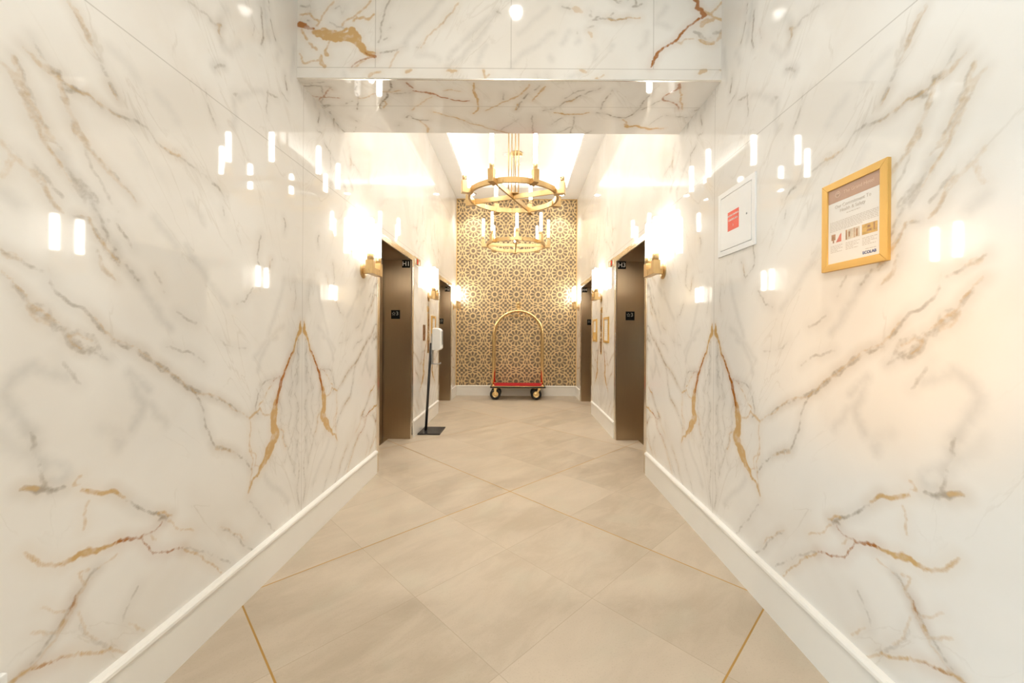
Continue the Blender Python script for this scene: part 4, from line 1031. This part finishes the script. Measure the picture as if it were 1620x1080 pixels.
def small_plate(sx, y, z, w, h, label, mat, name, cat, group=None, detail=0):
    t = wall_thing(name, sx, y, z, label, cat, group)
    MB().box(-w/2, w/2, -h/2, h/2, -.003, .006, .0015).build('plate', mat, t)
    if detail == 1:
        MB().lathe([(0,.006),(.016,.006),(.016,.009),(.013,.0105),(0,.0105)], (0,0,0), n=20).build('key_switch', GOLD, t)
    if detail == 2:
        for s in (1, -1):
            b = MB().lathe([(0,.006),(.019,.006),(.019,.010),(.015,.012),(0,.012)], (0,s*.035-.02,0), n=20).build('call_button', STEEL_B, t)
        MB().box(-w/2+.015, w/2-.015, .06, .20, .006, .0068).build('notice_plate', BROWNB, t)
        MB().box(-w/2+.015, w/2-.015, -.25, -.10, .006, .0068).build('notice_plate', BROWNB, t)
    return t
for sx, nm in ((-1, 'left'), (1, 'right')):
    small_plate(sx, 5.47, 1.575, .115, .082, 'small brass key plate under the sconce between the %s lifts' % nm, BRASS, 'key_plate', 'key plate', 'brass key plates', 1)
    small_plate(sx, 5.49, 1.245, .100, .55, 'tall narrow brass call panel between the two lifts on the %s' % nm, BRASS, 'call_panel', 'call panel', 'brass call panels', 2)
small_plate(-1, 5.25, 1.25, .12, .21, 'brown bronze plaque left of the call panel on the left wall', BROWNB, 'wall_plaque', 'plaque')
def small_frame(sx, y, z, w, h, label, photo):
    t = wall_thing('picture_frame', sx, y, z, label, 'picture frame', 'small gold frames between the lifts')
    rim(w, h, .03, 0, .016).build('frame', FRAMEG, t, bevel=.0015)
    p = MB().box(-w/2+.028, w/2-.028, -h/2+.028, h/2-.028, .002, .007).build('notice_sheet', PAPER, t)
    m = MB(); line_rows(m, -w/2+.045, w/2-.045, [(h/2-.06-.012*i, (1,.8,.9,.7)[i % 4]) for i in range(int((h-.12)/.012)-(8 if photo else 0))], .0072, .0016); m.build('lettering', INK, p, recalc=False)
    if photo: MB().box(-w/2+.034, w/2-.034, -h/2+.034, -h/2+.14, .0071, .0074).build('photo', PH_C, p)
small_frame(-1, 5.80, 1.345, .26, .30, 'gold framed notice above the sanitizer dispenser on the left wall', False)
small_frame(1, 5.15, 1.300, .29, .335, 'gold framed text notice on the right wall, nearer the camera than the call panel', False)
small_frame(1, 5.92, 1.300, .29, .335, 'gold framed notice with amber picture, beyond the call panel on the right wall', True)

# ------------------------------------------------------------------ light
def lamp(kind, name, loc, energy, col, target=None, **k):
    l = bpy.data.lights.new(name, kind); l.energy = energy; l.color = col
    for a, v in k.items(): setattr(l, a, v)
    o = link(bpy.data.objects.new(name, l)); o.location = loc
    if target is not None: o.rotation_euler = (Vector(target)-Vector(loc)).to_track_quat('-Z', 'Y').to_euler()
    return o
lamp('SPOT', 'downlight_lamp', (.02,.92,FRONTC-.03), 80, (1.,.96,.90), (.02,.92,0), spot_size=math.radians(140), spot_blend=.8, shadow_soft_size=.05)
for lx, ly, le in ((0,-.5,85), (0,-2.,90), (-2.,-2.,45), (2.,-2.,90), (0,-4.,90)):
    lamp('SPOT', 'lobby_downlight_lamp', (lx,ly,FRONTC-.03), le, (1.,.96,.90), (lx,ly,0), spot_size=math.radians(150), spot_blend=.8, shadow_soft_size=.06)  # added fill from above for the front zone, without any fixture
for lx in (-2.4, -.8, .8, 2.4):
    lamp('SPOT', 'wall_washer_lamp', (lx,-5.55,FRONTC-.05), 300, (1.,.93,.82), (lx,-6.2,2.9), spot_size=math.radians(120), spot_blend=.8, shadow_soft_size=.05)  # added to brighten the unseen lobby wall that the steel jambs reflect
lamp('AREA', 'daylight_window', (-2.3,-2.7,.85), 125, (.48,.77,1.), (HW,.7,.35), shape='RECTANGLE', size=1.2, size_y=1.5)
lamp('SPOT', 'amber_lamp', (-1.0,-.9,1.35), 175, (1.,.46,.03), (HW,1.29,1.24), spot_size=math.radians(19), spot_blend=1., shadow_soft_size=.1)  # added spot that makes the orange patch on the right wall, source unknown
for cx, cy, cz, lab in CDL:
    lamp('SPOT', 'lobby_downlight_lamp', (cx,cy,cz-.03), 62 if cy > 7 else 75 if cy > 4 else 48, (1.,.955,.88), (cx,cy,0), spot_size=math.radians(95), spot_blend=.7, shadow_soft_size=.045)  # tray pairs are added floor fill, the far pair lights the end wall

w = bpy.data.worlds.new('World'); SC.world = w; w.use_nodes = True
w.node_tree.nodes['Background'].inputs['Color'].default_value = (1., .95, .88, 1)
w.node_tree.nodes['Background'].inputs['Strength'].default_value = WORLD_E

# ------------------------------------------------------------------ camera
cd = bpy.data.cameras.new('camera'); cam = link(bpy.data.objects.new('camera', cd))
cd.sensor_width = 36; cd.lens = 623/1620*36; cd.shift_x = -12/1620; cd.shift_y = -13/1620; cd.clip_start = .02
th = .006
r, f = Vector((math.cos(th), 0, math.sin(th))), Vector((0, 1, 0)); u = r.cross(f)
m = Matrix((r, u, -f)).transposed().to_4x4(); m.translation = (.068, 0, 1.25); cam.matrix_world = m
SC.camera = cam
SC.view_settings.view_transform = 'Standard'; SC.view_settings.look = 'None'; SC.view_settings.gamma = 1; SC.view_settings.use_curve_mapping = False
SC.view_settings.exposure = EXPOSURE
SC.cycles.max_bounces = 7; SC.cycles.diffuse_bounces = 3; SC.cycles.glossy_bounces = 4; SC.cycles.transparent_max_bounces = 10
SC.cycles.use_adaptive_sampling = True; SC.cycles.adaptive_threshold = .1
SC.cycles.use_denoising = True; SC.cycles.sample_clamp_indirect = 8
